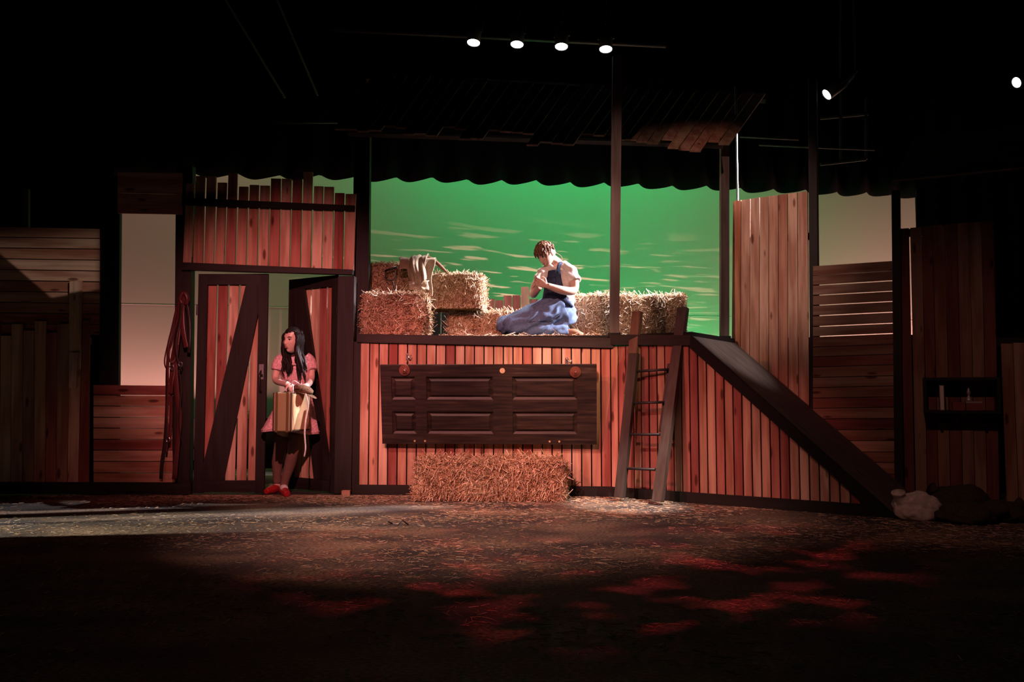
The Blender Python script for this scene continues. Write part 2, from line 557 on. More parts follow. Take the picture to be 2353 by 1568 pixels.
# low black masking in front of the cyclorama and behind the right hand walls
g = Wall((-7.2, 9.55), (1.4, 11.35))
r_ = g.root('masking_flat', 'low black masking board along the foot of the cyclorama, seen through the doorway', 'masking')
prism('panel', r_, [(0, 0), (g.L, 0), (g.L, 0.62), (0, 0.62)], 0, 0.03, 'black_paint')
prism('foot_rail', r_, [(0, 0), (g.L, 0), (g.L, 0.06), (0, 0.06)], -0.05, 0, 'black_paint')
g = Wall((2.45, 8.62), (5.6, 7.4))
r_ = g.root('masking_flat', 'black masking board standing behind the right hand slatted wall', 'masking')
prism('panel', r_, [(0, 0), (g.L, 0), (g.L, 1.5), (0, 1.5)], 0, 0.03, 'black_paint')
prism('foot_rail', r_, [(0, 0), (g.L, 0), (g.L, 0.06), (0, 0.06)], 0.03, 0.09, 'black_paint')

# black border curtain with scalloped hem
B = Wall((-7.3, 8.71), (8.0, 11.92))
V, F = [], []
nx = 420
for i in range(nx + 1):
    s_ = B.L * i / nx
    px = CX + FPX * B.w(s_, 0, 0).x / B.w(s_, 0, 0).y
    hem_px = np.interp(px, [-200, 430, 850, 1400, 1660, 2100, 2500], [398, 402, 409, 424, 433, 450, 462])
    hem = B.uv(px, hem_px)[1]
    ph = s_ * 2 * math.pi / 0.46 + 0.8 * math.sin(s_ * 0.9)
    sc_ = abs(math.sin(ph / 2))
    z0 = hem - 0.03 + 0.055 * (1 - sc_) ** 1.3 + 0.008 * math.sin(s_ * 5.1)
    yf = 0.06 * math.sin(ph)
    for z in (z0, hem + 0.25, 6.4):
        p = B.w(s_, yf, z); V.append(tuple(p))
for i in range(nx):
    for j in range(2):
        a = i * 3 + j
        F.append((a, a + 3, a + 4, a + 1))
bc = obj('border_curtain', V, F, 'black_drape', smooth_=True)
sd = bc.modifiers.new('solid', 'SOLIDIFY'); sd.thickness = 0.01
tag(bc, 'black border curtain with scalloped hem hanging above the green backdrop', 'curtain')

# black leg curtains either side of the backdrop
def leg_curtain(label, A, Bp, ztop):
    g_ = Wall(A, Bp); V, F = [], []
    n_ = 120
    for i in range(n_ + 1):
        t = i / n_ * g_.L
        for z in (0.0, 0.02, ztop):
            V.append(tuple(g_.w(t, 0.05 * math.sin(t * 2 * math.pi / 0.3), z)))
    for i in range(n_):
        for j in range(2):
            q = i * 3 + j
            F.append((q, q + 3, q + 4, q + 1))
    o = obj('leg_curtain', V, F, 'black_drape', smooth_=True)
    o.modifiers.new('solid', 'SOLIDIFY').thickness = 0.01
    return tag(o, label, 'curtain')
leg_curtain('black leg curtain hanging behind the far left barn wall', (-7.0, 8.0), (-4.2, 8.57), 6.0)
leg_curtain('black leg curtain hanging behind the far right plank wall', (4.85, 9.8), (7.6, 9.35), 6.0)

# ------------------------------------------------------------------ walls left
def planks_v(W, root, xs, tops, bots, gap_px=1.2, y0=0.0, th=0.022, dark=0.0, name='plank', cols=None, mat='cedar_vertical', jitter=0.004):
    """upright boards between pixel columns xs=[(top_x, bottom_x)...]"""
    for i in range(len(xs) - 1):
        (ta, ba), (tb, bb) = xs[i], xs[i + 1]
        g_ = gap_px if not isinstance(gap_px, list) else gap_px[i]
        poly = W.poly([(ba, bots[i][0]), (bb - g_, bots[i][1]), (tb - g_, tops[i][1]), (ta, tops[i][0])])
        j = R.uniform(0, jitter)
        prism(name, root, poly, y0 - j, y0 + th - j, mat, cols[i] if cols else cedar(dark))

def slats_h(W, root, x0, x1, ys, gap_px=2.0, y0=0.0, th=0.022, dark=0.0, name='slat', mat='cedar_horizontal'):
    """level boards; ys = [(left_y, right_y)...] from top to bottom"""
    for i in range(len(ys) - 1):
        (la, ra), (lb, rb) = ys[i], ys[i + 1]
        g_ = gap_px if not isinstance(gap_px, list) else gap_px[i]
        poly = W.poly([(x0, lb - g_), (x1, rb - g_), (x1, ra), (x0, la)])
        j = R.uniform(0, 0.004)
        prism(name, root, poly, y0 - j, y0 + th - j, mat, cedar(dark))

def pxpost(W, name, label, poly_px, y0, y1, mat='stain_vertical', color=None, cat='post'):
    """one timber: a root with the timber and its foot plate"""
    P = W.poly(poly_px)
    r = W.root(name, label, cat)
    prism('timber', r, P, y0, y1, mat, color or stain())
    return r

def timber(W, name, label, poly_px, y0, y1, mat='stain_vertical', color=None, cat='post'):
    P = W.poly(poly_px)
    s0 = sum(p[0] for p in P) / len(P); z0 = min(p[1] for p in P)
    o = prism(name, None, P, y0, y1, mat, color or stain())
    # move into the wall's frame
    M = Matrix.Translation(W.A) @ Matrix.Rotation(W.rz, 4, 'Z')
    o.matrix_world = M @ Matrix.Translation(o.location)
    bv = o.modifiers.new('edge', 'BEVEL'); bv.width = 0.004; bv.segments = 1
    return tag(o, label, cat)

WL = Wall((-5.1, 7.45), (-3.86, 7.66))          # far left barn wall
WD = Wall((-3.88, 7.66), (-1.30, 7.64))         # low slats and barn doors
A_ = floor_at(818, 1137); K_ = floor_at(1407, 1142); E_ = floor_at(2062, 1192)
WP = Wall((A_.x, A_.y), (K_.x, K_.y))           # loft platform front
WR = Wall((K_.x, K_.y), (E_.x, E_.y))           # ramp front

# far left wall: level boards above, upright boards below
r_ = WL.root('barn_wall', 'dark barn wall at far left with level boards above and upright planks below', 'wall')
ys = [(519, 525), (544, 548), (569, 572.5), (594, 598), (619, 623), (644, 648), (669, 673), (694, 698), (719, 722), (744, 747), (769, 771)]
slats_h(WL, r_, -60, 226, ys, 2.4, 0.03, 0.022)
prism('light_strip', r_, WL.poly([(161, 892), (177, 892), (181, 811), (165, 811)]), -0.028, -0.006, 'cedar_vertical', (0.8, 0.68, 0.6))  # pale board added to paint a patch of light on the planks
xs = [(-48, -52), (-24, -27), (2, 0), (27, 25.5), (54, 52), (80, 78), (107, 105), (132, 130), (160, 156), (190, 181), (207, 206)]
tops = [(760, 760), (740, 740), (772, 772), (745, 745), (760, 760), (738, 738), (765, 765), (745, 745), (647, 646), (737, 737)]
planks_v(WL, r_, xs, tops, [(1109, 1109)] * 10, 1.3, 0.0)
prism('base_board', r_, WL.poly([(-60, 1134), (208, 1135), (208, 1108), (-60, 1108)]), -0.02, 0.03, 'stain_horizontal', stain(0.7))
prism('cross_rail', r_, WL.poly([(-60, 792), (206, 792), (206, 776), (-60, 776)]), 0.024, 0.05, 'stain_horizontal', stain(0.7))
timber(WL, 'timber_post', 'slim grey post rising above the level boards at far left', [(45, 780), (58, 780), (60, 430), (47, 430)], 0.055, 0.10, color=(0.06, 0.055, 0.045))
timber(WL, 'timber_post', 'broad black post between the far left wall and the tall pink opening', [(205, 1134), (214, 1134), (270, 885), (272, 400), (228, 400), (226, 885)][0:2] + [(266, 1134), (272, 400), (228, 400), (222, 1000)], 0.052, 0.13, color=(0.012, 0.011, 0.011))

# low slatted wall
r_ = WD.root('slatted_wall', 'low wall of reddish level slats under the tall pink opening', 'wall')
ys = [(885, 887), (909, 910.5), (934, 936), (960, 961.5), (985, 986), (1011, 1011.5), (1036, 1036), (1062, 1062), (1088, 1088), (1110, 1110)]
slats_h(WD, r_, 215, 402, ys, [1.9, 1.9, 2, 2, 2, 2, 2, 2, 1], 0.0, 0.022)
prism('base_board', r_, WD.poly([(208, 1135), (440, 1136), (440, 1109), (208, 1108)]), -0.02, 0.03, 'stain_horizontal', stain(0.9))
r_ = WD.root('slatted_wall', 'three dim level boards across the top of the tall pink opening', 'wall')
slats_h(WD, r_, 274, 421, [(398, 400), (446, 449.5), (469, 472), (492, 494.5)], [1.3, 1.0, 0.2], -0.03, 0.022, dark=0.0)

# door surround
timber(WD, 'timber_post', 'dark double post left of the closed barn door, harness hanging on it', [(398, 1135), (435, 1135), (442, 380), (404, 380)], 0.0, 0.09, color=stain(1.0))
timber(WD, 'timber_post', 'dark post between the open barn door and the loft', [(767, 1136), (807, 1136), (815, 634), (776, 634)], 0.0, 0.09, color=stain(1.0))
timber(WD, 'timber_beam', 'dark lintel beam across the top of the barn doorway', [(420, 622), (812, 633), (813, 621), (421, 604)], -0.035, 0.02, 'stain_horizontal', stain(1.0), 'beam')
r_ = WD.root('plank_wall', 'ragged topped red planks above the barn doors', 'wall')
vb = [200, 312, 437, 557, 675, 800, 922, 1045, 1168, 1290, 1408, 1530, 1648, 1768, 1890, 2008, 2122]
vt = [235, 345, 465, 590, 710, 830, 950, 1068, 1190, 1312, 1435, 1555, 1675, 1790, 1910, 2030, 2147]
tp = [205, 120, 125, 195, 86, 240, 220, 228, 148, 150, 158, 75, 235, 242, 312, 322]
S = 4.9
xs = [(380 + a / S, 380 + b / S) for a, b in zip(vt, vb)]
tops = [(380 + t / S, 380 + t / S + 0.4) for t in tp]
bots = [(605 + i * 1.1, 606 + i * 1.1) for i in range(16)]
cols = [CEDAR[0], CEDAR[3], CEDAR[2], CEDAR[3], CEDAR[4], CEDAR[3], CEDAR[3], CEDAR[1], CEDAR[4], CEDAR[0], CEDAR[4], CEDAR[2], CEDAR[1], CEDAR[0], CEDAR[5], CEDAR[2]]
planks_v(WD, r_, xs, tops, bots, [4.2, 4.2, 4.0, 4.0, 4.2, 3.8, 3.6, 3.2, 3.0, 3.2, 3.2, 3.6, 2.8, 2.8, 3.2, 0.3], 0.0, cols=cols)
prism('cross_rail', r_, WD.poly([(424, 473), (816, 486), (817, 475), (425, 457)]), -0.05, -0.004, 'black_paint')

# barn doors
def barn_door(root, w, h, flip=False):
    """local x 0..w, z 0..h, front at y 0; brace runs from low hinge side to high latch side"""
    fs = 0.085
    sx = (lambda x: w - x) if flip else (lambda x: x)
    def pz(name, pts, y0, y1, mat, col): return prism(name, root, [(sx(a), c) for a, c in pts], y0, y1, mat, col)
    pz('stile', [(0, 0), (fs, 0), (fs, h), (0, h)], 0, 0.03, 'stain_vertical', stain())
    pz('stile', [(w - fs, 0), (w, 0), (w, h), (w - fs, h)], 0, 0.03, 'stain_vertical', stain())
    pz('top_rail', [(fs, h - 0.10), (w - fs, h - 0.10), (w - fs, h), (fs, h)], 0, 0.03, 'stain_horizontal', stain())
    pz('bottom_rail', [(fs, 0.01), (w - fs, 0.01), (w - fs, 0.115), (fs, 0.115)], 0, 0.03, 'stain_horizontal', stain())
    pz('brace', [(fs - 0.03, 0.115), (fs + 0.19, 0.115), (w - fs + 0.0, h - 0.36), (w - fs, h - 0.10), (w - fs - 0.12, h - 0.10)], -0.004, 0.026, 'stain_vertical', stain())
    n = 5; pw = (w - 2 * fs + 0.04) / n
    dc = [CEDAR[4], CEDAR[5], CEDAR[1], CEDAR[0], CEDAR[2]]
    for i in range(n):
        a = fs - 0.02 + i * pw
        pz('plank', [(a + 0.009, 0.03), (a + pw - 0.009, 0.03), (a + pw - 0.009, h - 0.03), (a + 0.009, h - 0.03)], 0.031, 0.045, 'cedar_vertical', dc[i])
    return root

s0, _ = WD.uv(442, 1130); s1, _ = WD.uv(605, 1130); _, zt = WD.uv(520, 629)
dw = s1 - s0
pos = WD.w(s0, 0.02, 0.012)
dl = empty('barn_door', pos, WD.rz, 'closed dark framed barn door with red planks and a diagonal brace', 'door')
barn_door(dl, dw, zt - 0.012)
# handle
hz = WD.uv(594, 880)[1]; hx = dw - 0.045
h1 = obj('handle', *tube_vf(smooth_path([(hx, 0, hz + 0.10), (hx, -0.045, hz + 0.07), (hx, -0.05, hz), (hx, -0.045, hz - 0.07), (hx, 0, hz - 0.1)], 14), 0.009, 8), 'leather_dark', dl, smooth_=True)
obj('latch_plate', *box_vf(hx - 0.022, hx + 0.022, -0.006, 0.0, hz + 0.02, hz + 0.16), 'dull_metal', dl)
obj('thumb_latch', *tube_vf([(hx - 0.018, -0.03, hz + 0.065), (hx + 0.022, -0.035, hz + 0.06)], 0.008, 8), 'bright_metal', dl)
for z in (0.35, zt - 0.35):
    obj('hinge', *disc_cyl((0.0, -0.006, z - 0.05), (0, 0, 1), 0.011, 0.10, 10), 'black_metal', dl)

# open right hand door
hingeX = WD.uv(775, 1000)[0]
hp = WD.w(hingeX - 0.014, 0.03, 0.012)
tipd = at(660, 700, 8.02) - hp
ang = math.atan2(-tipd.y, -tipd.x)     # local x runs from tip to hinge
w2 = 0.65
dr = empty('barn_door', hp - Vector((math.cos(ang), math.sin(ang), 0)) * w2, ang, 'barn door standing ajar behind the woman, hinged on the right', 'door')
barn_door(dr, w2, zt - 0.02, True)
for z in (0.35, zt - 0.35):
    obj('hinge', *disc_cyl((w2, -0.004, z - 0.05), (0, 0, 1), 0.012, 0.10, 10), 'bright_metal', dr)
sb = box('wood_offcut', 0, 0.075, 0, 0.05, 0, 0.045, 'cedar_horizontal', color=CEDAR[3])
sb.location = floor_at(797, 1138) + Vector((0, -0.03, 0.0225)); tag(sb, 'small pale wood offcut on the floor at the foot of the door post', 'wood block')

# ------------------------------------------------------------------ loft platform
deck_z = WP.uv(1120, 772)[1]
pl = WP.root('loft_platform', 'raised hay loft platform faced with pale and red upright planks', 'platform')
n = 26
def lerp(a, b, t): return a + (b - a) * t
for i in range(n):
    t0, t1 = i / n, (i + 1) / n
    a, b = lerp(0.03, WP.L, t0), lerp(0.03, WP.L, t1)
    dk = [2, 3, 0, 5, 3, 2, 3, 6, 2, 5, 0, 3, 2, 0, 2, 6, 3, 4, 1, 1, 7, 1, 6, 7, 3, 4][i]
    c = CEDAR[dk]; k = R.uniform(0.93, 1.06)
    prism('plank', pl, [(a, 0.07), (b - 0.012, 0.07), (b - 0.012, deck_z - 0.05), (a, deck_z - 0.05)], -R.uniform(0, 0.004), 0.02, 'cedar_vertical', tuple(x * k for x in c))
prism('backing', pl, [(0.0, 0.0), (WP.L, 0), (WP.L, deck_z - 0.08), (0, deck_z - 0.08)], 0.022, 0.04, 'black_paint')
ztl = WP.uv(822, 768)[1]; ztr = WP.uv(1408, 778)[1]
prism('rim_board', pl, [(-0.0, ztl - 0.078), (WP.L + 0.02, ztr - 0.088), (WP.L + 0.02, ztr), (0.0, ztl)], -0.03, 0.0, 'stain_horizontal', stain(1.3))
prism('base_board', pl, [(0.0, 0.0), (WP.L, 0), (WP.L, 0.092), (0, 0.092)], -0.025, -0.004, 'stain_horizontal', stain(0.8))
prism('corner_strip', pl, [(-0.035, 0.0), (0.028, 0), (0.028, deck_z - 0.05), (-0.035, deck_z - 0.05)], -0.012, 0.05, 'stain_vertical', stain(0.8))

cf = WR.uv(1590, 771); crest_s, crest_z = cf
crest_f = WR.w(crest_s, 0, crest_z)
RW = 1.11
crest_b = WR.w(crest_s, RW, crest_z)
foot_s = WR.uv(2068, 1192)[0]
foot_f = WR.w(foot_s, 0, 0); foot_b = WR.w(foot_s, RW, 0)
Wi = Matrix.Rotation(-WP.rz, 4, 'Z') @ Matrix.Translation(-WP.A)
def slab(pts, z0, z1):
    v = [(p[0], p[1], z0) for p in pts] + [(p[0], p[1], z1) for p in pts]
    n = len(pts)
    f = [tuple(range(n - 1, -1, -1)), tuple(range(n, 2 * n))] + [(i, (i + 1) % n, (i + 1) % n + n, i + n) for i in range(n)]
    return v, f
dk = [Wi @ Vector(p) for p in ((A_.x, A_.y + 0.01, 0), (K_.x, K_.y + 0.01, 0), (crest_f.x, crest_f.y + 0.01, 0), (crest_b.x, crest_b.y, 0), (1.9, 9.0, 0), (A_.x, 9.0, 0))]
obj('deck', *slab(dk, deck_z - 0.05, deck_z), 'black_paint', pl)
for px_ in (-1.2, 0.2, 1.6):
    q = Wi @ Vector((px_, 8.85, 0))
    obj('leg', *box_vf(q.x - 0.045, q.x + 0.045, q.y - 0.045, q.y + 0.045, 0, deck_z - 0.05), 'black_paint', pl)

# ------------------------------------------------------------------ ramp
rp = WR.root('stage_ramp', 'steep black topped ramp faced with red planks leading down to the right', 'ramp')
slope = crest_z / (foot_s - crest_s)
def top_at(s_): return crest_z if s_ < crest_s else max(0.0, crest_z - (s_ - crest_s) * slope)
RIM = 0.105
nk = 31; edges = [foot_s * 0.985 * i / nk for i in range(nk + 1)]
pc = [3, 4, 4, 3, 5, 4, 3, 4, 6, 4, 5, 3, 2, 4, 3, 5, 2, 0, 2, 4, 5, 2, 0, 3, 1, 3, 2, 4, 3, 1, 2]
for i in range(nk):
    a, b = edges[i], edges[i + 1] - 0.012
    za, zb = top_at(a) - RIM * 0.7, top_at(b) - RIM * 0.7
    if za < 0.08: continue
    poly = [(a, 0.07), (b, 0.07), (b, max(zb, 0.071)), (a, za)]
    if a < crest_s < b: poly = [(a, 0.07), (b, 0.07), (b, zb), (crest_s, crest_z - RIM * 0.7), (a, za)]
    c = CEDAR[pc[i % len(pc)]]; k = R.uniform(0.85, 1.05)
    prism('plank', rp, poly, -R.uniform(0, 0.004), 0.02, 'cedar_vertical', tuple(x * k for x in c))
prism('backing', rp, [(0.0, 0.0), (foot_s - 0.05, 0), (crest_s, crest_z - 0.08), (0, crest_z - 0.08)], 0.022, 0.04, 'black_paint')
prism('rim_board', rp, [(0.0, deck_z - 0.088), (crest_s + 0.02, crest_z - 0.088), (crest_s, crest_z), (0.0, deck_z + 0.005)], -0.03, 0.0, 'stain_horizontal', stain(0.9))
prism('side_board', rp, [(crest_s - 0.015, crest_z - RIM), (foot_s - 0.13, 0.0), (foot_s, 0.0), (crest_s, crest_z)], -0.031, 0.0, 'black_paint')
prism('base_board', rp, [(0.0, 0.0), (foot_s - 0.06, 0), (foot_s - 0.15, 0.09), (0, 0.09)], -0.025, -0.004, 'stain_horizontal', stain(0.6))
rv = [(crest_s - 0.01, 0.0, crest_z), (foot_s, 0.0, 0.0), (foot_s, RW, 0.0), (crest_s - 0.01, RW, crest_z)]
rv = [(a, b, c + 0.0) for a, b, c in rv] + [(a - 0.02, b, max(c - 0.035, 0.0)) for a, b, c in rv]
m, nt, b_ = new_mat('ramp_top', (0.05, 0.045, 0.042), 0.62, 0, 0.4)
n1 = noise_tex(nt, obj_vec(nt, (6, 40, 6), False), 1.0, 5.0)
c = ramp(nt, n1, [(0.35, (0.05, 0.045, 0.043)), (0.65, (0.12, 0.105, 0.10))])
nt.links.new(c, b_.inputs['Base Color']); bump(nt, b_, n1, 0.2, 0.002)
obj('ramp_board', rv, [(0, 1, 2, 3), (7, 6, 5, 4), (0, 4, 5, 1), (1, 5, 6, 2), (2, 6, 7, 3), (3, 7, 4, 0)], 'ramp_top', rp)
prism('cleat', rp, [(foot_s - 0.30, 0.0), (foot_s - 0.12, 0), (foot_s - 0.30, 0.14)], RW - 0.06, RW - 0.02, 'black_paint')

# ------------------------------------------------------------------ walls right of the loft
cb = Vector((crest_b.x, crest_b.y, 0))
ru = (foot_b - Vector((crest_b.x, crest_b.y, 0))).normalized()
back = WR.n
b0 = cb + back * 0.06 - ru * 0.03
WB = Wall((b0.x, b0.y), ((b0 + ru * 1.2).x, (b0 + ru * 1.2).y))
r_ = WB.root('plank_wall', 'tall pale plank wall with sloping top standing behind the ramp', 'wall')
vt = [175, 250, 332, 416, 500, 585, 670, 758, 845]
xs = [(1640 + a / 3.92, 1640 + a / 3.92 + (-3, -2.2, -1.6, -1, -0.4, 0.4, 1.5, 2.5, 4)[i]) for i, a in enumerate(vt)]
tops = [(463 - 23 * i / 8, 463 - 23 * (i + 1) / 8) for i in range(8)]
def ramp_px(x): return 785 + (x - 1690) * 0.82 + 28
bots = [(ramp_px(xs[i][1]), ramp_px(xs[i + 1][1])) for i in range(8)]
cl = [CEDAR[4], CEDAR[1], CEDAR[0], CEDAR[6], CEDAR[2], CEDAR[3], CEDAR[1], CEDAR[0]]
cl[0] = (0.45, 0.22, 0.12)
planks_v(WB, r_, xs, tops, bots, [1.0, 1.4, 1.5, 1.5, 1.5, 1.9, 1.8, 0.3], 0.0, cols=cl)
prism('cross_rail', r_, WB.poly([(1686, 560), (1857, 550), (1857, 534), (1686, 546)]), 0.024, 0.05, 'stain_horizontal', stain())
prism('cross_rail', r_, WB.poly([(1692, 800), (1750, 818), (1857, 810), (1857, 795), (1692, 786)]), 0.024, 0.05, 'stain_horizontal', stain())

WS = Wall((2.70, 7.64), (3.42, 7.27))
timber(WS, 'timber_post', 'tall dark post between the pale plank wall and the slatted wall', [(1862, 1015), (1884, 1015), (1876, 180), (1857, 180)], -0.01, 0.08, color=stain(0.8))
r_ = WS.root('slatted_wall', 'level slat wall with bright gaps on the right behind the ramp', 'wall')
ly = [613, 635, 658, 681, 704, 728, 752.5, 775.5, 799, 821.5, 845, 869, 892, 916, 939.5, 964, 989, 1014, 1039, 1063, 1088, 1112]
ys = []
for y in ly:
    ys.append((y, y - 12.5 + (y - 613) * 0.030))
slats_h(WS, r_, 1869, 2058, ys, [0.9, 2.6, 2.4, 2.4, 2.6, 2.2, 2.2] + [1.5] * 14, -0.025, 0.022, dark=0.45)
WQ = Wall((3.40, 7.28), (4.75, 6.66))
timber(WQ, 'timber_post', 'black post right of the slatted wall with bright gaps', [(2056, 1150), (2076, 1150), (2069, 440), (2048, 440)], -0.06, 0.02, color=(0.014, 0.012, 0.012))
r_ = WQ.root('plank_wall', 'dim upright plank wall at far right carrying a small shelf', 'wall')
bx = [2067, 2091.5, 2119, 2144, 2172, 2200, 2228, 2256, 2284]
xs = [(x, x + 14) for x in bx]
tops = [(526, 524.5), (524, 522), (520, 518), (518, 516), (516, 514), (514, 512), (512, 510), (510, 508)]
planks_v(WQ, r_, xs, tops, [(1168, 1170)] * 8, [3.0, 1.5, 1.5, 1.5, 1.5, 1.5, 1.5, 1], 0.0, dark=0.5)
bx = [2300, 2328, 2357, 2386]
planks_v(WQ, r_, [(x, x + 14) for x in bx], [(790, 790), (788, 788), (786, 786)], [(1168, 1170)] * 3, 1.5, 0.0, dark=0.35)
prism('cross_rail', r_, WQ.poly([(2067, 545), (2284, 528), (2284, 512), (2067, 527)]), 0.024, 0.05, 'stain_horizontal', stain(0.5))
prism('cross_rail', r_, WQ.poly([(2067, 796), (2386, 796), (2386, 776), (2067, 776)]), 0.024, 0.05, 'stain_horizontal', stain(0.5))
timber(WQ, 'timber_post', 'dark slim post above the far right plank wall beside a small pale opening', [(2105, 530), (2123, 530), (2123, 430), (2105, 430)], 0.052, 0.10, color=(0.02, 0.02, 0.018))

# shelf box and things on it
p0 = WQ.uv(2122, 948); p1 = WQ.uv(2290, 868)
sh = WQ.root('wall_shelf', 'black box shelf fixed to the far right plank wall', 'shelf')
D = 0.24
def shb(nm, x0, x1, z0, z1, y0=-D, y1=-0.005): return prism(nm, sh, [(x0, z0), (x1, z0), (x1, z1), (x0, z1)], y0, y1, 'stain_horizontal', stain(0.6))
shb('bottom_board', p0[0], p1[0], p0[1], p0[1] + 0.022)
shb('top_board', p0[0], p1[0], p1[1] - 0.022, p1[1])
shb('side_board', p0[0], p0[0] + 0.022, p0[1] + 0.022, p1[1] - 0.022)
shb('side_board', p1[0] - 0.022, p1[0], p0[1] + 0.022, p1[1] - 0.022)
for a in (0.12, 0.45):
    prism('bracket', sh, [(p0[0] + a, p0[1]), (p0[0] + a + 0.02, p0[1]), (p0[0] + a + 0.02, p0[1] - 0.11), (p0[0] + a, p0[1] - 0.11)], -0.10, -0.005, 'black_paint')
def shelf_item(nm, label, cat, pxc, wdt, hgt, dep, mat, yb=-0.14):
    sx = WQ.uv(pxc, 900, -0.14)[0]
    o = empty(nm, WQ.w(sx, yb, p0[1] + 0.0225), WQ.rz, label, cat)
    return o
o = shelf_item('ledger_book', 'pale upright book spine on the far right shelf', 'book', 2163, 0, 0, 0, '')
obj('cover', *box_vf(-0.017, 0.017, -0.07, 0.07, 0, 0.21), 'mat_paper', o); obj('pages', *box_vf(-0.012, 0.012, -0.071, -0.062, 0.006, 0.204), 'white_cotton', o)
o = shelf_item('tin_box', 'low reddish tin on the far right shelf, left of the wider box', 'tin', 2201, 0, 0, 0, '')
obj('body', *box_vf(-0.045, 0.045, -0.05, 0.05, 0, 0.055), 'mat_box_red', o); obj('lid', *box_vf(-0.047, 0.047, -0.052, 0.052, 0.055, 0.07), 'mat_box_red', o)
o = shelf_item('cigar_box', 'wider flat box with pale edges on the far right shelf', 'box', 2236, 0, 0, 0, '')
obj('body', *box_vf(-0.058, 0.058, -0.05, 0.05, 0, 0.06), 'mat_box_red', o); obj('lid', *box_vf(-0.06, 0.06, -0.053, 0.053, 0.06, 0.075), 'mat_paper', o)
o = shelf_item('oil_lamp', 'small pale oil lamp standing on the box at the back of the shelf', 'lamp', 2226, 0, 0, 0, '', -0.12)
o.location.z += 0.0755
prof = [(0.0, 0.03), (0.01, 0.03), (0.03, 0.024), (0.045, 0.008), (0.055, 0.012), (0.075, 0.018), (0.10, 0.009), (0.125, 0.008)]
V, F = [], []
for z, r__ in prof:
    for k in range(12): V.append((r__ * math.cos(k * math.pi / 6), r__ * math.sin(k * math.pi / 6), z))
for i in range(len(prof) - 1):
    for k in range(12): F.append((i * 12 + k, i * 12 + (k + 1) % 12, (i + 1) * 12 + (k + 1) % 12, (i + 1) * 12 + k))
F.append(tuple(range(11, -1, -1))); F.append(tuple(range((len(prof) - 1) * 12, len(prof) * 12)))
obj('font_and_chimney', V, F, 'mat_tin', o, smooth_=True)

# ------------------------------------------------------------------ loft posts and pipe
WPP = Wall((A_.x, A_.y + 0.35), (K_.x, K_.y + 0.35))
def upright(name, label, px0, px1, pyb, pyt, Y, zb, mat='stain_vertical', color=None, depth=0.09, cat='post', lean=0):
    a = at(px0, pyb, Y); b = at(px1, pyb, Y); t0 = at(px0 + lean, pyt, Y)
    o = empty(name, (0.5 * (a.x + b.x), Y, zb), 0, label, cat)
    w_ = b.x - a.x; h_ = t0.z - zb
    top_dx = 0.5 * (t0.x + at(px1 + lean, pyt, Y).x) - 0.5 * (a.x + b.x)
    v, f = box_vf(-w_ / 2, w_ / 2, 0, depth, 0, h_)
    v = [(x + (top_dx if z > 0.01 else 0), y, z) for x, y, z in v]
    obj('timber', v, f, mat, o, color=color or stain())
    obj('foot_block', *box_vf(-w_ / 2 - 0.012, w_ / 2 + 0.012, -0.012, depth + 0.012, 0.0, 0.025), 'black_paint', o)
    return o
upright('loft_post', 'tall dark post at the left end of the loft beside the barn doors', 810, 847, 775, 306, 7.86, 0.0, color=stain(0.8), depth=0.1, lean=3)
upright('loft_post', 'grey brown post rising from the front edge of the loft behind the ladder', 1401, 1423, 776, 128, 7.56, deck_z, color=(0.13, 0.105, 0.095), depth=0.05, lean=7)
upright('loft_post', 'tall grey post at the right end of the loft against the green backdrop', 1657, 1676, 779, 330, 7.96, deck_z - 0.0, color=(0.10, 0.082, 0.076), depth=0.07)
pp = empty('steel_pipe', at(1695, 470, 8.15).xy.to_3d() + Vector((0, 0, deck_z)), 0, 'slim shiny steel pipe standing beside the right loft post', 'pipe')
obj('tube', *tube_vf([(0, 0, 0), (0, 0, at(1695, 198, 8.15).z - deck_z)], 0.011, 12), 'dull_metal', pp, smooth_=True)
obj('flange', *disc_cyl((0, 0, 0), (0, 0, 1), 0.035, 0.012), 'dull_metal', pp)

# back rail of loft: ragged planks standing on deck
bk = empty('picket_fence', (-1.3, 8.88, deck_z), 0, 'ragged low plank fence along the back edge of the loft', 'fence')
fx = 850
while fx < 1560:
    wpx = R.uniform(19, 22)
    tpx = 690
    for lo, hi, t in ((1155, 1175, 680), (1179, 1201, 675), (1202, 1225, 661), (1000, 1110, 712), (1260, 1560, 700)):
        if lo <= fx + wpx / 2 < hi: tpx = t
    tpx += R.uniform(-3, 4)
    a = at(fx, tpx, 8.88); b = at(fx + wpx - 1.6, tpx, 8.88)
    h_ = a.z - deck_z
    c = CEDAR[3] if tpx < 668 else CEDAR[R.choice([4, 4, 5, 5])]
    c = tuple(x * 0.6 for x in c)
    if fx < 1110: c = stain(1.5)
    prism('picket', bk, [(a.x + 1.3, 0), (b.x + 1.3, 0), (b.x + 1.3, h_), (a.x + 1.3, h_)], 0, 0.02, 'cedar_vertical', c)
    fx += wpx
prism('cross_rail', bk, [(0, 0.05), (3.1, 0.05), (3.1, 0.11), (0, 0.11)], 0.02, 0.05, 'stain_horizontal', stain())

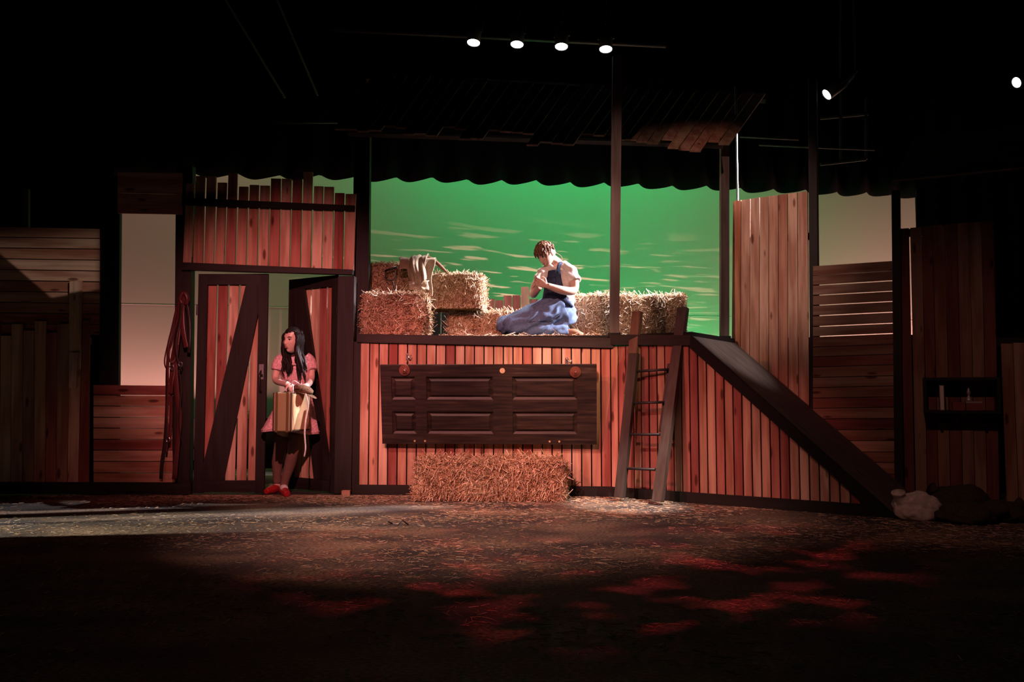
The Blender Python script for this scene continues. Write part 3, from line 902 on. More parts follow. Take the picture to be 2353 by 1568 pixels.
# ------------------------------------------------------------------ roof of loose boards over the loft
rf = empty('loft_roof', at(1230, 320, 7.75), 0, 'ragged dark board roof hanging over the loft', 'roof')
ridge = lambda t: at(lerp(860, 1760, t), lerp(172, 218, t), 8.55)
eave = lambda t: at(lerp(770, 1680, t), lerp(300, 330, t), 7.75)
nb = 34
off = rf.location
rag = [0, 0.0, 3, 0, -10, -8, 6, 4, 7, -12, -10, 12, 10, -8, -6, -6, -4, 20, 14, 16, 18, -8, -6, -10, 4, 3, 6, 8, -2, 18, 20, 22, 0, 4]
for i in range(nb):
    t0, t1 = i / nb, (i + 1) / nb - 0.0018
    e0, e1, r0, r1 = eave(t0), eave(t1), ridge(t0), ridge(t1)
    k = rag[i] / 130.0
    e0 = e0 + (e0 - r0) * k; e1 = e1 + (e1 - r1) * k
    nrm = (e1 - e0).cross(r0 - e0).normalized() * 0.02
    jit = nrm * R.uniform(-0.25, 0.25)
    q = [e0 + jit, e1 + jit, r1 + jit, r0 + jit]
    v = [tuple(p - off) for p in q] + [tuple(p + nrm - off) for p in q]
    f = [(3, 2, 1, 0), (4, 5, 6, 7), (0, 1, 5, 4), (1, 2, 6, 5), (2, 3, 7, 6), (3, 0, 4, 7)]
    c = (0.22, 0.13, 0.09) if i > 27 else (0.10, 0.06, 0.045)  # right-end boards lighter: light catching that end is put into their colour
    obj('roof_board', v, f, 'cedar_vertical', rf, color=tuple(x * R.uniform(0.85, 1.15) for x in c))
def barv(p, q, r=0.03): return tube_vf([p, q], r, 4)
obj('ridge_pole', *barv(ridge(-0.02) - off + Vector((0, 0.03, -0.05)), ridge(1.0) - off + Vector((0, 0.03, -0.05)), 0.035), 'stain_horizontal', rf, color=stain())
obj('purlin', *barv(eave(0.03) - off + Vector((0, 0.08, -0.0)), eave(0.985) - off + Vector((0, 0.08, -0.0)), 0.03), 'stain_horizontal', rf, color=stain())

# faint board roof far right
rf2 = empty('side_roof', at(2150, 400, 7.2), 0, 'faint dark sloping board roof at upper right', 'roof')
off = rf2.location
for i in range(4):
    l0, l1 = at(lerp(2050, 2105, i / 4), lerp(419, 318, i / 4), 7.25 + 0.1 * i), at(lerp(2050, 2105, (i + 0.93) / 4), lerp(419, 318, (i + 0.93) / 4), 7.25 + 0.1 * (i + 0.93))
    q0, q1 = at(lerp(2420, 2420, i / 4), lerp(382, 280, i / 4), 6.7 + 0.1 * i), at(2420, lerp(382, 280, (i + 0.93) / 4), 6.7 + 0.1 * (i + 0.93))
    nrm = (q0 - l0).cross(l1 - l0).normalized() * 0.02
    q = [l0, q0, q1, l1]
    v = [tuple(p - off) for p in q] + [tuple(p + nrm - off) for p in q]
    obj('roof_board', v, [(3, 2, 1, 0), (4, 5, 6, 7), (0, 1, 5, 4), (1, 2, 6, 5), (2, 3, 7, 6), (3, 0, 4, 7)], 'cedar_horizontal', rf2, color=(0.12, 0.08, 0.06))
obj('rafter', *barv(at(2060, 424, 7.3) - off, at(2112, 318, 7.7) - off, 0.03), 'stain_vertical', rf2, color=stain())
obj('rafter', *barv(at(2300, 402, 7.0) - off, at(2330, 300, 7.4) - off, 0.03), 'stain_vertical', rf2, color=stain())

# ------------------------------------------------------------------ old panel door hung flat on the platform front
dz0 = WP.uv(900, 1018, -0.06)[1]; dz1 = WP.uv(1100, 834, -0.2)[1]
dx0 = WP.uv(877, 930, -0.13)[0]; dx1 = WP.uv(1371, 930, -0.13)[0]
DW, DH = dx1 - dx0, dz1 - dz0
pd = empty('panel_door', WP.w(dx0, -0.048, dz0), 0, 'dark old six panel door hung sideways on the platform front as a drop table', 'door')
lean = math.atan2(0.13, DH)
pd.rotation_euler = (lean, 0, WP.rz)
TH = 0.04
def dpx(px): return (px - 877) / (1371 - 877) * DW
def dpz(py): return (1023 - py) / (1023 - 834) * DH
cols_ = [(902, 957), (983, 1136), (1180, 1327)]
rows_ = [(862, 917), (945, 999)]
cx = [0] + [dpx(x) for c_ in cols_ for x in c_] + [DW]
# stiles (across), rails, muntins as separate boards
zc = [0, dpz(999), dpz(945), dpz(917), dpz(862), DH]
zc = sorted(zc)
def dboard(nm, x0, x1, z0, z1, y0=-TH, y1=0.0): return box(nm, x0, x1, y0, y1, z0, z1, 'old_door', pd)
dboard('stile', 0, DW, zc[4], zc[5]); dboard('stile', 0, DW, zc[0], zc[1])
for a, b in ((0, cx[1]), (cx[2], cx[3]), (cx[4], cx[5]), (cx[6], DW)):
    dboard('rail', a, b, zc[1], zc[4])
for a, b in ((cx[1], cx[2]), (cx[3], cx[4]), (cx[5], cx[6])):
    dboard('muntin', a, b, zc[2], zc[3])
    for z0, z1 in ((zc[1], zc[2]), (zc[3], zc[4])):
        dep = -TH + 0.016; f_ = 0.022; f2 = 0.042
        v = [(a, dep - 0.004, z0), (b, dep - 0.004, z0), (b, dep - 0.004, z1), (a, dep - 0.004, z1),
             (a + f_, dep + 0.006, z0 + f_), (b - f_, dep + 0.006, z0 + f_), (b - f_, dep + 0.006, z1 - f_), (a + f_, dep + 0.006, z1 - f_),
             (a + f2, dep - 0.008, z0 + f2), (b - f2, dep - 0.008, z0 + f2), (b - f2, dep - 0.008, z1 - f2), (a + f2, dep - 0.008, z1 - f2)]
        f = [(8, 9, 10, 11)]
        for o_ in (0, 4):
            for i in range(4):
                j = (i + 1) % 4
                f.append((o_ + i, o_ + j, o_ + 4 + j, o_ + 4 + i))
        v += [(a, -0.01, z0), (b, -0.01, z0), (b, -0.01, z1), (a, -0.01, z1)]
        f.append((15, 14, 13, 12))
        obj('panel', v, f, 'old_door', pd)
for px, py in ((934, 846), (1323, 851)):
    q = (dpx(px), -TH, dpz(py))
    rr = obj('rosette', *join_vf([disc_cyl(q, (0, -1, 0), 0.049, 0.012, 28), disc_cyl((q[0], q[1] - 0.012, q[2]), (0, -1, 0), 0.036, 0.008, 28), disc_cyl((q[0], q[1] - 0.02, q[2]), (0, -1, 0), 0.022, 0.014, 20)]), 'rosette_wood', pd)
    obj('knob', *ell_vf((q[0], q[1] - 0.035, q[2]), (0.012, 0.012, 0.012)), 'rosette_wood', rr, smooth_=True)
obj('lock_hole_plate', *disc_cyl((dpx(1158), -TH, dpz(848)), (0, -1, 0), 0.024, 0.003, 20), 'screw_pale', pd)
for px in (953, 977, 1264, 1286):
    obj('screw', *disc_cyl((dpx(px), -TH, dpz(1016)), (0, -1, 0), 0.009, 0.003, 10), 'screw_pale', pd)
for px, py in ((936, 820), (1302, 830)):
    s_, z_ = WP.uv(px, py)
    hk = WP.root('door_hook', 'bright metal hook on the planks above the %s end of the old door' % ('left' if px < 1000 else 'right'), 'hook')
    obj('plate', *box_vf(s_ - 0.012, s_ + 0.012, -0.010, -0.0045, z_ - 0.03, z_ + 0.03), 'bright_metal', hk)
    obj('hook_arm', *tube_vf(smooth_path([(s_, -0.008, z_ + 0.02), (s_ + 0.012, -0.05, z_ + 0.01), (s_ + 0.03, -0.06, z_ - 0.012), (s_ + 0.045, -0.05, z_ + 0.012)], 12), 0.006, 8), 'bright_metal', hk, smooth_=True)
    obj('chain_link', *tube_vf(smooth_path([(s_, -0.02, z_ - 0.02), (s_ + 0.01, -0.04, z_ - 0.04), (s_, -0.06, z_ - 0.06)], 8), 0.004, 6), 'bright_metal', hk, smooth_=True)

# ------------------------------------------------------------------ ladder
lb0, lb1 = floor_at(1424, 1153), floor_at(1512, 1161)
Wt = WR.A + WR.u * 0.25
lt0 = at(1467, 718, 7.34); lt1 = at(1570, 708, 7.20)
ld = empty('ladder', (lb0 + lb1) / 2, 0, 'dark wooden ladder with thin rungs leaning on the loft edge', 'ladder')
off = ld.location
def beam_vf(p, q, wx, wy, side):
    t = (q - p).normalized(); a = (side - t * side.dot(t)).normalized(); bb = t.cross(a)
    c = [a * sx * wx / 2 + bb * sy * wy / 2 for sx, sy in ((-1, -1), (1, -1), (1, 1), (-1, 1))]
    v = [tuple(p + d - off) for d in c] + [tuple(q + d - off) for d in c]
    return v, [(3, 2, 1, 0), (4, 5, 6, 7), (0, 1, 5, 4), (1, 2, 6, 5), (2, 3, 7, 6), (3, 0, 4, 7)]
side = (lb1 - lb0).normalized()
WOODL = (0.16, 0.085, 0.06)
midL = lb0.lerp(lt0, 0.775)
obj('side_rail', *beam_vf(lb0 + Vector((0, 0, 0.03)), midL, 0.085, 0.05, side), 'stain_vertical', ld, color=(0.045, 0.036, 0.030))
t_ = (lt0 - lb0).normalized(); bk_ = Vector((0.0, 0.052, 0.01))
obj('rail_extension', *beam_vf(lb0.lerp(lt0, 0.55) + bk_, lt0 + bk_, 0.085, 0.05, side), 'stain_vertical', ld, color=WOODL)
obj('side_rail', *beam_vf(lb1 + Vector((0, 0, 0.03)), lt1, 0.088, 0.055, side), 'stain_vertical', ld, color=(0.07, 0.053, 0.043))
midR = lb1.lerp(lt1, 0.70)
obj('rail_extension', *beam_vf(lb1.lerp(lt1, 0.35) + bk_ + side * -0.03, midR + bk_ + side * -0.03, 0.06, 0.04, side), 'stain_vertical', ld, color=(0.05, 0.035, 0.03))
for y in (855, 930, 1003, 1081):
    fr = (1157 - y) / (1157 - 712.0)
    a = lb0.lerp(lt0, fr); b = lb1.lerp(lt1, fr)
    obj('rung', *tube_vf([tuple(a - off), tuple(b - off)], 0.012, 10), 'black_metal', ld, smooth_=True)

# ------------------------------------------------------------------ straw
def strands_vf(P, D, L, W_):
    """triangular prisms, one straw each (numpy)"""
    n = len(P)
    D = D / np.linalg.norm(D, axis=1, keepdims=True)
    ref = np.tile(np.array([0.31, 0.2, 0.93]), (n, 1))
    a = np.cross(D, ref); a /= np.maximum(np.linalg.norm(a, axis=1, keepdims=True), 1e-6)
    b = np.cross(D, a)
    V = np.zeros((n, 6, 3))
    for e, sgn in ((0, -0.5), (1, 0.5)):
        c = P + D * (L[:, None] * sgn)
        for k in range(3):
            g = 2 * math.pi * k / 3
            V[:, e * 3 + k] = c + (a * math.cos(g) + b * math.sin(g)) * W_[:, None]
    base = np.arange(n)[:, None] * 6
    F = np.concatenate([base + np.array([q]) for q in ([0, 1, 4, 3], [1, 2, 5, 4], [2, 0, 3, 5])], axis=1).reshape(-1, 4)
    return V.reshape(-1, 3), F

def straw_obj(name, V, F, parent=None, mat='straw_strand'):
    me = bpy.data.meshes.new(name)
    me.vertices.add(len(V)); me.vertices.foreach_set('co', V.ravel())
    me.loops.add(F.size); me.loops.foreach_set('vertex_index', F.ravel().astype(np.int32))
    me.polygons.add(len(F))
    me.polygons.foreach_set('loop_start', np.arange(0, F.size, 4, dtype=np.int32))
    me.update(calc_edges=True); me.validate()
    me.materials.append(MATS[mat])
    o = bpy.data.objects.new(name, me); COL.objects.link(o)
    if parent: o.parent = parent
    o['kind'] = 'stuff'
    return o

def bale(label, loc, dims, rz=0.0, n=6500, vert=0.5, fuzz=1.0, twine=(0.3, 0.7), seed=1):
    """dims = length, depth, height; loc = centre of base"""
    rng = np.random.default_rng(seed)
    L, Dp, H = dims
    root = empty('hay_bale', loc, rz, label, 'hay bale', 'hay bales')
    # lumpy rounded core
    bm = bmesh.new()
    bmesh.ops.create_cube(bm, size=1.0)
    bmesh.ops.subdivide_edges(bm, edges=bm.edges[:], cuts=11, use_grid_fill=True)
    V = np.array([v.co[:] for v in bm.verts]); F = [[v.index for v in f.verts] for f in bm.faces]
    bm.free()
    def shape(U):
        r = 0.055
        half = np.array([L, Dp, H]) / 2
        X = U * 2 * half
        inner = np.clip(X, -(half - r), half - r)
        d = X - inner
        nn = np.linalg.norm(d, axis=1, keepdims=True)
        X = np.where(nn > 1e-6, inner + d / np.maximum(nn, 1e-6) * np.minimum(nn, r), X)
        ph = seed * 1.7
        lump = 0.012 * np.sin(X[:, 0] * 9 + ph) * np.cos(X[:, 2] * 11 + ph) + 0.009 * np.sin(X[:, 0] * 23 + X[:, 2] * 17 + ph)
        X[:, 1] += np.sign(U[:, 1]) * lump * (np.abs(U[:, 1]) > 0.45)
        X[:, 2] += np.sign(U[:, 2]) * lump * 0.7 * (U[:, 2] > 0.45)
        X[:, 0] += np.sign(U[:, 0]) * lump * 0.8 * (np.abs(U[:, 0]) > 0.45)
        for t in twine:
            xt = (t - 0.5) * L
            pin = np.exp(-((X[:, 0] - xt) / 0.02) ** 2)
            X[:, 1] *= 1 - 0.035 * pin; 
        X[:, 2] += H / 2
        return X
    obj('bale_core', shape(V), F, 'straw_core', root, loc=(0, 0, 0), smooth_=True)
    # straws on five faces
    area = np.array([L * H, L * H, Dp * H, Dp * H, L * Dp]); pr = area / area.sum()
    face = rng.choice(5, n, p=pr)
    U = rng.uniform(-0.5, 0.5, (n, 3))
    nrm = np.zeros((n, 3))
    for k, (ax, sg) in enumerate(((1, -0.5), (1, 0.5), (0, -0.5), (0, 0.5), (2, 0.5))):
        U[face == k, ax] = sg; nrm[face == k, ax] = 2 * sg
    P = shape(U)
    D = rng.normal(0, 1, (n, 3))
    D[:, 2] += np.where(face < 4, rng.normal(0, 1.6 * vert, n), 0)
    D -= nrm * (D * nrm).sum(1, keepdims=True)
    D /= np.maximum(np.linalg.norm(D, axis=1, keepdims=True), 1e-6)
    stick = np.abs(rng.normal(0, 0.16, n)) * fuzz
    far = rng.random(n) < 0.04 * fuzz
    stick[far] += rng.uniform(0.3, 1.2, far.sum())
    D = D + nrm * stick[:, None]
    Ls = rng.uniform(0.035, 0.13, n)
    D /= np.linalg.norm(D, axis=1, keepdims=True)
    P = P + nrm * (Ls * 0.5 * (D * nrm).sum(1))[:, None] * 0.85
    P[:, 2] = np.maximum(P[:, 2], Ls * 0.5 * np.abs(D[:, 2]) + 0.004)
    Wd = rng.uniform(0.0016, 0.0040, n)
    V2, F2 = strands_vf(P, D, Ls, Wd)
    so = straw_obj('loose_straw', V2, F2, root)
    for t in twine:
        xt = (t - 0.5) * L
        h = 0.004
        pts = [(xt, -Dp / 2 - h, 0.03), (xt, -Dp / 2 - h, H - 0.04), (xt, -Dp / 2 + 0.03, H + h), (xt, Dp / 2 - 0.03, H + h), (xt, Dp / 2 + h, H - 0.04), (xt, Dp / 2 + h, 0.03)]
        obj('twine', *tube_vf(pts, 0.003, 5), 'canvas_coat_lining', root)
    return root

# bale on the stage floor
p = floor_at(1127, 1154)
bale('long hay bale lying on the stage floor under the old door', (p.x, p.y + 0.23, 0), (1.28, 0.44, 0.335), -0.03, 17000, 0.9, 1.25, (0.27, 0.74), 3)
# bales on the loft, base on deck
def on_deck(px, Y): return Vector(((px - CX) / FPX * Y * 1.0, Y, deck_z))
bale('end-on hay bale at the left front corner of the loft', on_deck(911, 7.98), (0.585, 0.40, 0.415), -0.06, 7500, 0.2, 1.2, (0.28, 0.72), 5)
b1 = bale('upper left hay bale under the canvas coat', on_deck(910, 8.44) + Vector((0, 0, 0.30)), (0.54, 0.40, 0.47), 0.0, 6500, 0.6, 1.0, (0.2, 0.8), 7)
bale('hay bale hidden underneath the coat covered one', on_deck(912, 8.46), (0.5, 0.42, 0.29), 0.0, 2500, 0.3, 0.6, (0.3, 0.7), 8)
bale('sunlit raised hay bale to the right of the canvas coat', on_deck(1041, 8.36) + Vector((0, 0, 0.31)), (0.60, 0.38, 0.345), -0.06, 8000, 0.9, 1.0, (0.3, 0.7), 9)
bale('low hay bale lying behind the kneeling man', on_deck(1128, 8.53), (0.84, 0.38, 0.30), 0.0, 7500, 0.6, 0.9, (0.3, 0.7), 13)
bale('broad hay bale on the right of the loft behind the post', on_deck(1436, 8.53), (1.16, 0.40, 0.46), 0.02, 15000, 0.3, 1.1, (0.38, 0.72), 17)

# loose straw on floor, thinning towards the house
n = 60000
X = NR.uniform(-5.2, 5.2, n); t = NR.random(n)
Y = 7.75 - 5.0 * t ** 2.1
keep = np.ones(n, bool)
cl_ = np.array([mnoise.noise(Vector((x * 0.9, y * 1.6, 0.3))) for x, y in zip(X, Y)])
keep &= (cl_ + NR.uniform(-0.35, 0.35, n)) > -0.05
# stay in front of the platform, ramp and walls
front = np.where(X < K_.x, 7.58, K_.y - (X - K_.x) * (K_.y - E_.y) / (E_.x - K_.x) - 0.06)
front = np.where(X > E_.x, 6.05, front)
keep &= Y < front
X, Y = X[keep], Y[keep]; n = len(X)
Ls = NR.uniform(0.012, 0.06, n); an = NR.uniform(0, math.pi, n)
D = np.stack([np.cos(an), np.sin(an), NR.normal(0, 0.05, n)], 1)
P = np.stack([X, Y, 0.004 + Ls * 0.5 * np.abs(D[:, 2])], 1)
V2, F2 = strands_vf(P, D, Ls, NR.uniform(0.0009, 0.0018, n))
so = straw_obj('floor_straw', V2, F2)
tag(so, 'loose straw and chaff scattered over the dark stage floor', 'straw')
# straw on the loft edge
n = 1500
X = NR.uniform(-1.25, 1.15, n); Y = NR.uniform(7.58, 8.7, n)
keep = Y > np.interp(X, [-1.4, K_.x, 1.5], [7.68, 7.46, 7.2])
X, Y = X[keep], Y[keep]; n = len(X)
Ls = NR.uniform(0.03, 0.12, n); an = NR.uniform(0, math.pi, n)
D = np.stack([np.cos(an), np.sin(an), np.abs(NR.normal(0, 0.22, n))], 1)
P = np.stack([X, Y, deck_z + 0.004 + Ls * 0.5 * np.abs(D[:, 2])], 1)
V2, F2 = strands_vf(P, D, Ls, NR.uniform(0.0016, 0.003, n))
so = straw_obj('loft_straw', V2, F2)
tag(so, 'loose straw strewn over the loft boards between the bales', 'straw')
# dark twig on the floor
p = floor_at(915, 1208)
tw = obj('twig', *join_vf([tube_vf([(-0.09, 0, 0.006), (-0.04, 0.01, 0.012), (0.0, 0, 0.006), (0.03, 0, 0.035), (0.07, 0.01, 0.004)], 0.005, 6), tube_vf([(-0.04, 0.01, 0.012), (-0.07, -0.02, 0.03)], 0.004, 6)]), 'leather_dark', loc=(0, 0, 0))
tw.location = p; tag(tw, 'small dark twig lying on the stage floor left of centre', 'twig')

# canvas coat draped over the upper bales
ct = empty('canvas_coat', on_deck(958, 8.2) + Vector((0, 0, 0.30)), 0, 'crumpled beige canvas coat draped over the upper hay bales', 'coat')
def coat_sheet(nm, x0, x1, drop, nu, nv, mat, yfront, ztop, seed_, back=0.26, lumps=1.0, parent=None):
    V, F = [], []
    for j in range(nv + 1):
        v = j / nv
        for i in range(nu + 1):
            u = i / nu
            dr_ = drop(u)
            tot = back + dr_
            d = v * tot
            x = lerp(x0, x1, u)
            fold = math.sin(u * 10 + v * 2 + seed_) * 0.55 + math.sin(u * 21 - v * 4 + seed_ * 2) * 0.35 + math.sin(u * 5 - v * 9) * 0.5
            if d < back:
                y = yfront + (back - d); z = ztop + 0.012 + 0.028 * lumps * (0.6 + fold * 0.6) * math.sin(math.pi * min(1, d / back) * 0.9 + 0.3)
                e = max(0, (d - back + 0.06) / 0.06)
                z -= 0.015 * e * e
            else:
                q = d - back
                y = yfront - 0.022 - 0.026 * (1 + fold) * min(1, q / 0.08) * lumps - 0.02 * min(1, q / 0.3)
                z = ztop - 0.003 - q
                x += 0.05 * (0.5 - u) * q / 0.4 + 0.012 * math.sin(q * 20 + seed_)
            V.append((x, y, z))
    for j in range(nv):
        for i in range(nu):
            a = j * (nu + 1) + i
            F.append((a, a + nu + 1, a + nu + 2, a + 1))
    o = obj(nm, V, F, mat, parent, loc=(0, 0, 0), smooth_=True)
    s = o.modifiers.new('solid', 'SOLIDIFY'); s.thickness = 0.006; s.offset = 1
    return o
mpx = lambda px: (px - 958) / FPX * 8.2
coat_sheet('body', mpx(919), mpx(1001), lambda u: 0.10 + 0.30 * min(1, max(0, (u - 0.22) * 3)) - 0.03 * u, 40, 40, 'canvas_coat', -0.155, 0.485, 1.0, 0.33, 1.0, ct)
coat_sheet('sleeve', mpx(948), mpx(985), lambda u: 0.22 + 0.06 * math.sin(u * 3.1), 20, 30, 'canvas_coat', -0.20, 0.50, 3.3, 0.3, 1.2, ct)
coat_sheet('pocket_flap', mpx(945), mpx(990), lambda u: 0.09, 16, 12, 'canvas_coat', -0.225, 0.26, 5.3, 0.01, 0.6, ct)
pts = smooth_path([(mpx(958), 0.0, 0.505, 0.02), (mpx(980), -0.02, 0.525, 0.026), (mpx(998), 0.0, 0.49, 0.028), (mpx(1014), 0.02, 0.43, 0.026), (mpx(1027), 0.03, 0.375, 0.012)], 24)
obj('collar', *tube_vf([tuple(p[:3]) for p in pts], [p[3] for p in pts], 12, (1.5, 0.7)), 'canvas_coat_lining', ct, smooth_=True)

# bridle bit hung on the bale
br = empty('bridle_bit', on_deck(896, 8.17) + Vector((0, 0, 0.45)), 0, 'dark strap and metal ring bridle bit hanging on the upper left hay bale', 'bridle')
z1 = at(896, 622, 8.18).z - br.location.z
obj('strap', *tube_vf([(-0.055, -0.02, z1 - 0.01), (0.06, -0.02, z1 + 0.03)], 0.013, 8, (1, 1)), 'leather_dark', br, smooth_=True)
obj('ring', *tube_vf(smooth_path([(-0.05, -0.02, z1 - 0.01), (-0.045, -0.03, z1 - 0.08), (0.0, -0.035, z1 - 0.105), (0.05, -0.03, z1 - 0.075), (0.062, -0.02, z1 + 0.03)], 24), 0.006, 8), 'leather_dark', br, smooth_=True)
obj('rein', *tube_vf(smooth_path([(0.02, -0.03, z1 - 0.10), (0.035, -0.03, z1 - 0.15), (0.045, -0.02, z1 - 0.21)], 10), 0.005, 8), 'leather_dark', br, smooth_=True)

# ------------------------------------------------------------------ leather harness on the door post
hr = empty('leather_harness', WD.w(WD.uv(428, 700)[0], -0.03, 0.0), WD.rz, 'dark red leather horse harness hanging in long straps left of the barn door', 'harness')
def hpx(px, py, y=0.0):
    s_, z_ = WD.uv(px, py, -0.03)
    return (s_ - WD.uv(428, 700)[0], y, z_)
obj('peg', *tube_vf([hpx(430, 685, 0.035), hpx(430, 683, -0.06)], 0.012, 10), 'stain_vertical', hr, color=stain())
straps = [
    ([(428, 676), (424, 720), (427, 760), (434, 800)], 0.024, 'leather_red', -0.06),
    ([(432, 690), (438, 740), (440, 790), (438, 812)], 0.016, 'leather_dark', -0.05),
    ([(416, 700), (404, 740), (394, 790), (388, 850), (386, 930), (383, 1010), (376, 1060), (372, 1100)], 0.016, 'leather_dark', -0.03),
    ([(420, 696), (416, 760), (410, 830), (413, 900), (418, 960), (414, 1030), (408, 1100)], 0.024, 'leather_red', -0.065),
    ([(418, 700), (409, 760), (406, 840), (404, 920), (402, 1000), (405, 1095)], 0.02, 'leather_dark', -0.02),
    ([(414, 705), (408, 770), (400, 830), (397, 900), (396, 960), (392, 1020)], 0.016, 'leather_red', -0.04),
    ([(398, 760), (386, 800), (382, 830), (385, 846), (392, 842)], 0.007, 'leather_red', -0.03),
    ([(404, 830), (408, 850), (405, 880), (403, 905)], 0.012, 'leather_red', -0.085),
    ([(412, 706), (399, 760), (392, 800), (391, 860), (394, 905)], 0.012, 'leather_red', -0.05),
    ([(424, 700), (420, 740), (412, 790), (416, 830), (422, 850)], 0.012, 'leather_dark', -0.08),
    ([(416, 735), (404, 790), (398, 815), (404, 835), (414, 820), (420, 790)], 0.008, 'leather_red', -0.09),
    ([(393, 880), (389, 940), (392, 1000), (388, 1040)], 0.009, 'leather_red', -0.055),
    ([(420, 850), (424, 900), (421, 960), (424, 1010)], 0.008, 'leather_dark', -0.09),
]
for pts, wd, mt, yy in straps:
    P_ = smooth_path([hpx(a, b, yy + 0.008 * math.sin(i * 2.0)) for i, (a, b) in enumerate(pts)], 40)
    obj('strap', *tube_vf([tuple(p) for p in P_], wd, 10, (0.22, 1.0), up=(0, 1, 0)), mt, hr, smooth_=True)
obj('collar', *tube_vf(smooth_path([hpx(424, 700, -0.05), hpx(420, 688, -0.06), hpx(428, 674, -0.06), hpx(436, 688, -0.06), hpx(432, 702, -0.05)], 20), 0.02, 10), 'leather_red', hr, smooth_=True)
for a, b in ((404, 845), (424, 838), (396, 1010)):
    q = hpx(a, b, -0.09)
    obj('buckle', *tube_vf([(q[0] + 0.016 * math.cos(t), q[1], q[2] + 0.022 * math.sin(t)) for t in np.linspace(0, 2 * math.pi, 13)], 0.004, 6), 'bright_metal', hr)

# ------------------------------------------------------------------ sacks at the right
def lump(nm, label, cat, pxc, pyb, dims, mat, seed_, rz=0.0, pinch=0.0):
    p = floor_at(pxc, pyb)
    V, F = ell_vf((0, 0, 0), (1, 1, 1), None, 44, 26)
    out = []
    for v in V:
        d = Vector(v)
        q = d * (1 + 0.16 * mnoise.noise(d * 1.7 + Vector((seed_, 0, 0))) + 0.10 * mnoise.noise(d * 4.1 + Vector((0, seed_, 0))) + 0.05 * mnoise.noise(d * 9 + Vector((0, 0, seed_))))
        cr = 0.06 * abs(mnoise.noise(d * 3.0 + Vector((seed_, 5, 0))))
        q *= 1 - cr
        x, y, z = q.x * dims[0] / 2, q.y * dims[1] / 2, q.z * dims[2] * 0.62
        z = max(z, -dims[2] * 0.36)
        out.append((x, y, z + dims[2] * 0.36))
    r = empty(nm, (p.x, p.y + dims[1] / 2, 0), rz, label, cat)
    obj('body', out, F, mat, r, loc=(0, 0, 0), smooth_=True)
    return r
r1 = lump('white_sack', 'crumpled pale cloth sack on the floor at the foot of the ramp', 'sack', 2130, 1200, (0.36, 0.28, 0.20), 'white_sack', 3.0)
obj('tied_neck', *tube_vf(smooth_path([(-0.10, 0.0, 0.12, 0.06), (-0.14, -0.02, 0.17, 0.05), (-0.15, -0.03, 0.20, 0.055)], 10)[:, :3], [0.06, 0.055, 0.05, 0.045, 0.042, 0.042, 0.044, 0.048, 0.05, 0.05], 12), 'white_sack', r1, smooth_=True)
r2 = lump('burlap_sack', 'dark burlap sack slumped beside the pale sack', 'sack', 2250, 1210, (0.40, 0.34, 0.15), 'burlap_dark', 8.0)
obj('tied_neck', *tube_vf([(0.13, -0.05, 0.07), (0.20, -0.08, 0.10), (0.24, -0.08, 0.11)], [0.06, 0.035, 0.05], 12), 'burlap_dark', r2, smooth_=True)
r3 = lump('burlap_sack', 'dark burlap sack at the far right edge of the pile', 'sack', 2330, 1206, (0.34, 0.34, 0.15), 'burlap_dark', 21.0)
obj('tied_neck', *tube_vf([(0.10, 0.05, 0.07), (0.17, 0.06, 0.11), (0.20, 0.06, 0.12)], [0.05, 0.03, 0.045], 12), 'burlap_dark', r3, smooth_=True)
r4 = lump('burlap_sack', 'dark burlap sack at the back of the pile under the shelf', 'sack', 2235, 1186, (0.46, 0.36, 0.22), 'burlap_dark', 33.0)
obj('tied_neck', *tube_vf([(-0.12, 0.0, 0.13), (-0.19, 0.0, 0.17), (-0.22, 0, 0.19)], [0.06, 0.03, 0.05], 12), 'burlap_dark', r4, smooth_=True)

# ------------------------------------------------------------------ stage lanterns in view
def par_can(label, pos, target, lens_r, power, color, angle, group=None, length=0.3, blend=0.4):
    root = empty('stage_lantern', pos, 0, label, 'stage light', group)
    d = (Vector(target) - Vector(pos)).normalized()
    root.rotation_euler = d.to_track_quat('-Z', 'Y').to_euler()
    prof = [(0.0, lens_r * 1.1), (0.0, lens_r * 1.15), (length * 0.6, lens_r * 1.15), (length, lens_r * 0.6)]
    seg = 20
    V, F = [], []
    for z, r in prof:
        for k in range(seg): V.append((r * math.cos(2 * math.pi * k / seg), r * math.sin(2 * math.pi * k / seg), z))
    for i in range(len(prof) - 1):
        for k in range(seg): F.append((i * seg + k, i * seg + (k + 1) % seg, (i + 1) * seg + (k + 1) % seg, (i + 1) * seg + k))
    F.append(tuple(3 * seg + k for k in range(seg)))
    obj('can', V, F, 'black_metal', root, loc=(0, 0, 0), smooth_=True)
    obj('lens', *disc_cyl((0, 0, 0.006), (0, 0, 1), lens_r * 1.05, 0.008, 20), 'lamp_lens', root)
    obj('yoke', *tube_vf([(-lens_r * 1.25, 0, length * 0.45), (-lens_r * 1.3, 0, length * 0.9), (0, 0, length * 1.15), (lens_r * 1.3, 0, length * 0.9), (lens_r * 1.25, 0, length * 0.45)], 0.012, 8), 'black_metal', root)
    upv = root.rotation_euler.to_matrix().transposed() @ Vector((0, 0, 1))
    st = Vector((0, 0, length * 1.15))
    obj('drop_pipe', *tube_vf([tuple(st), tuple(st + upv * (8.0 - pos[2] - 0.3))], 0.014, 8), 'black_metal', root)
    l = spot('lantern_beam', (0, 0, 0), (0, 0, -1), power, color, angle, blend, 0.04)
    l.parent = root; l.location = (0, 0, -0.02); l.rotation_euler = (0, 0, 0)
    return root
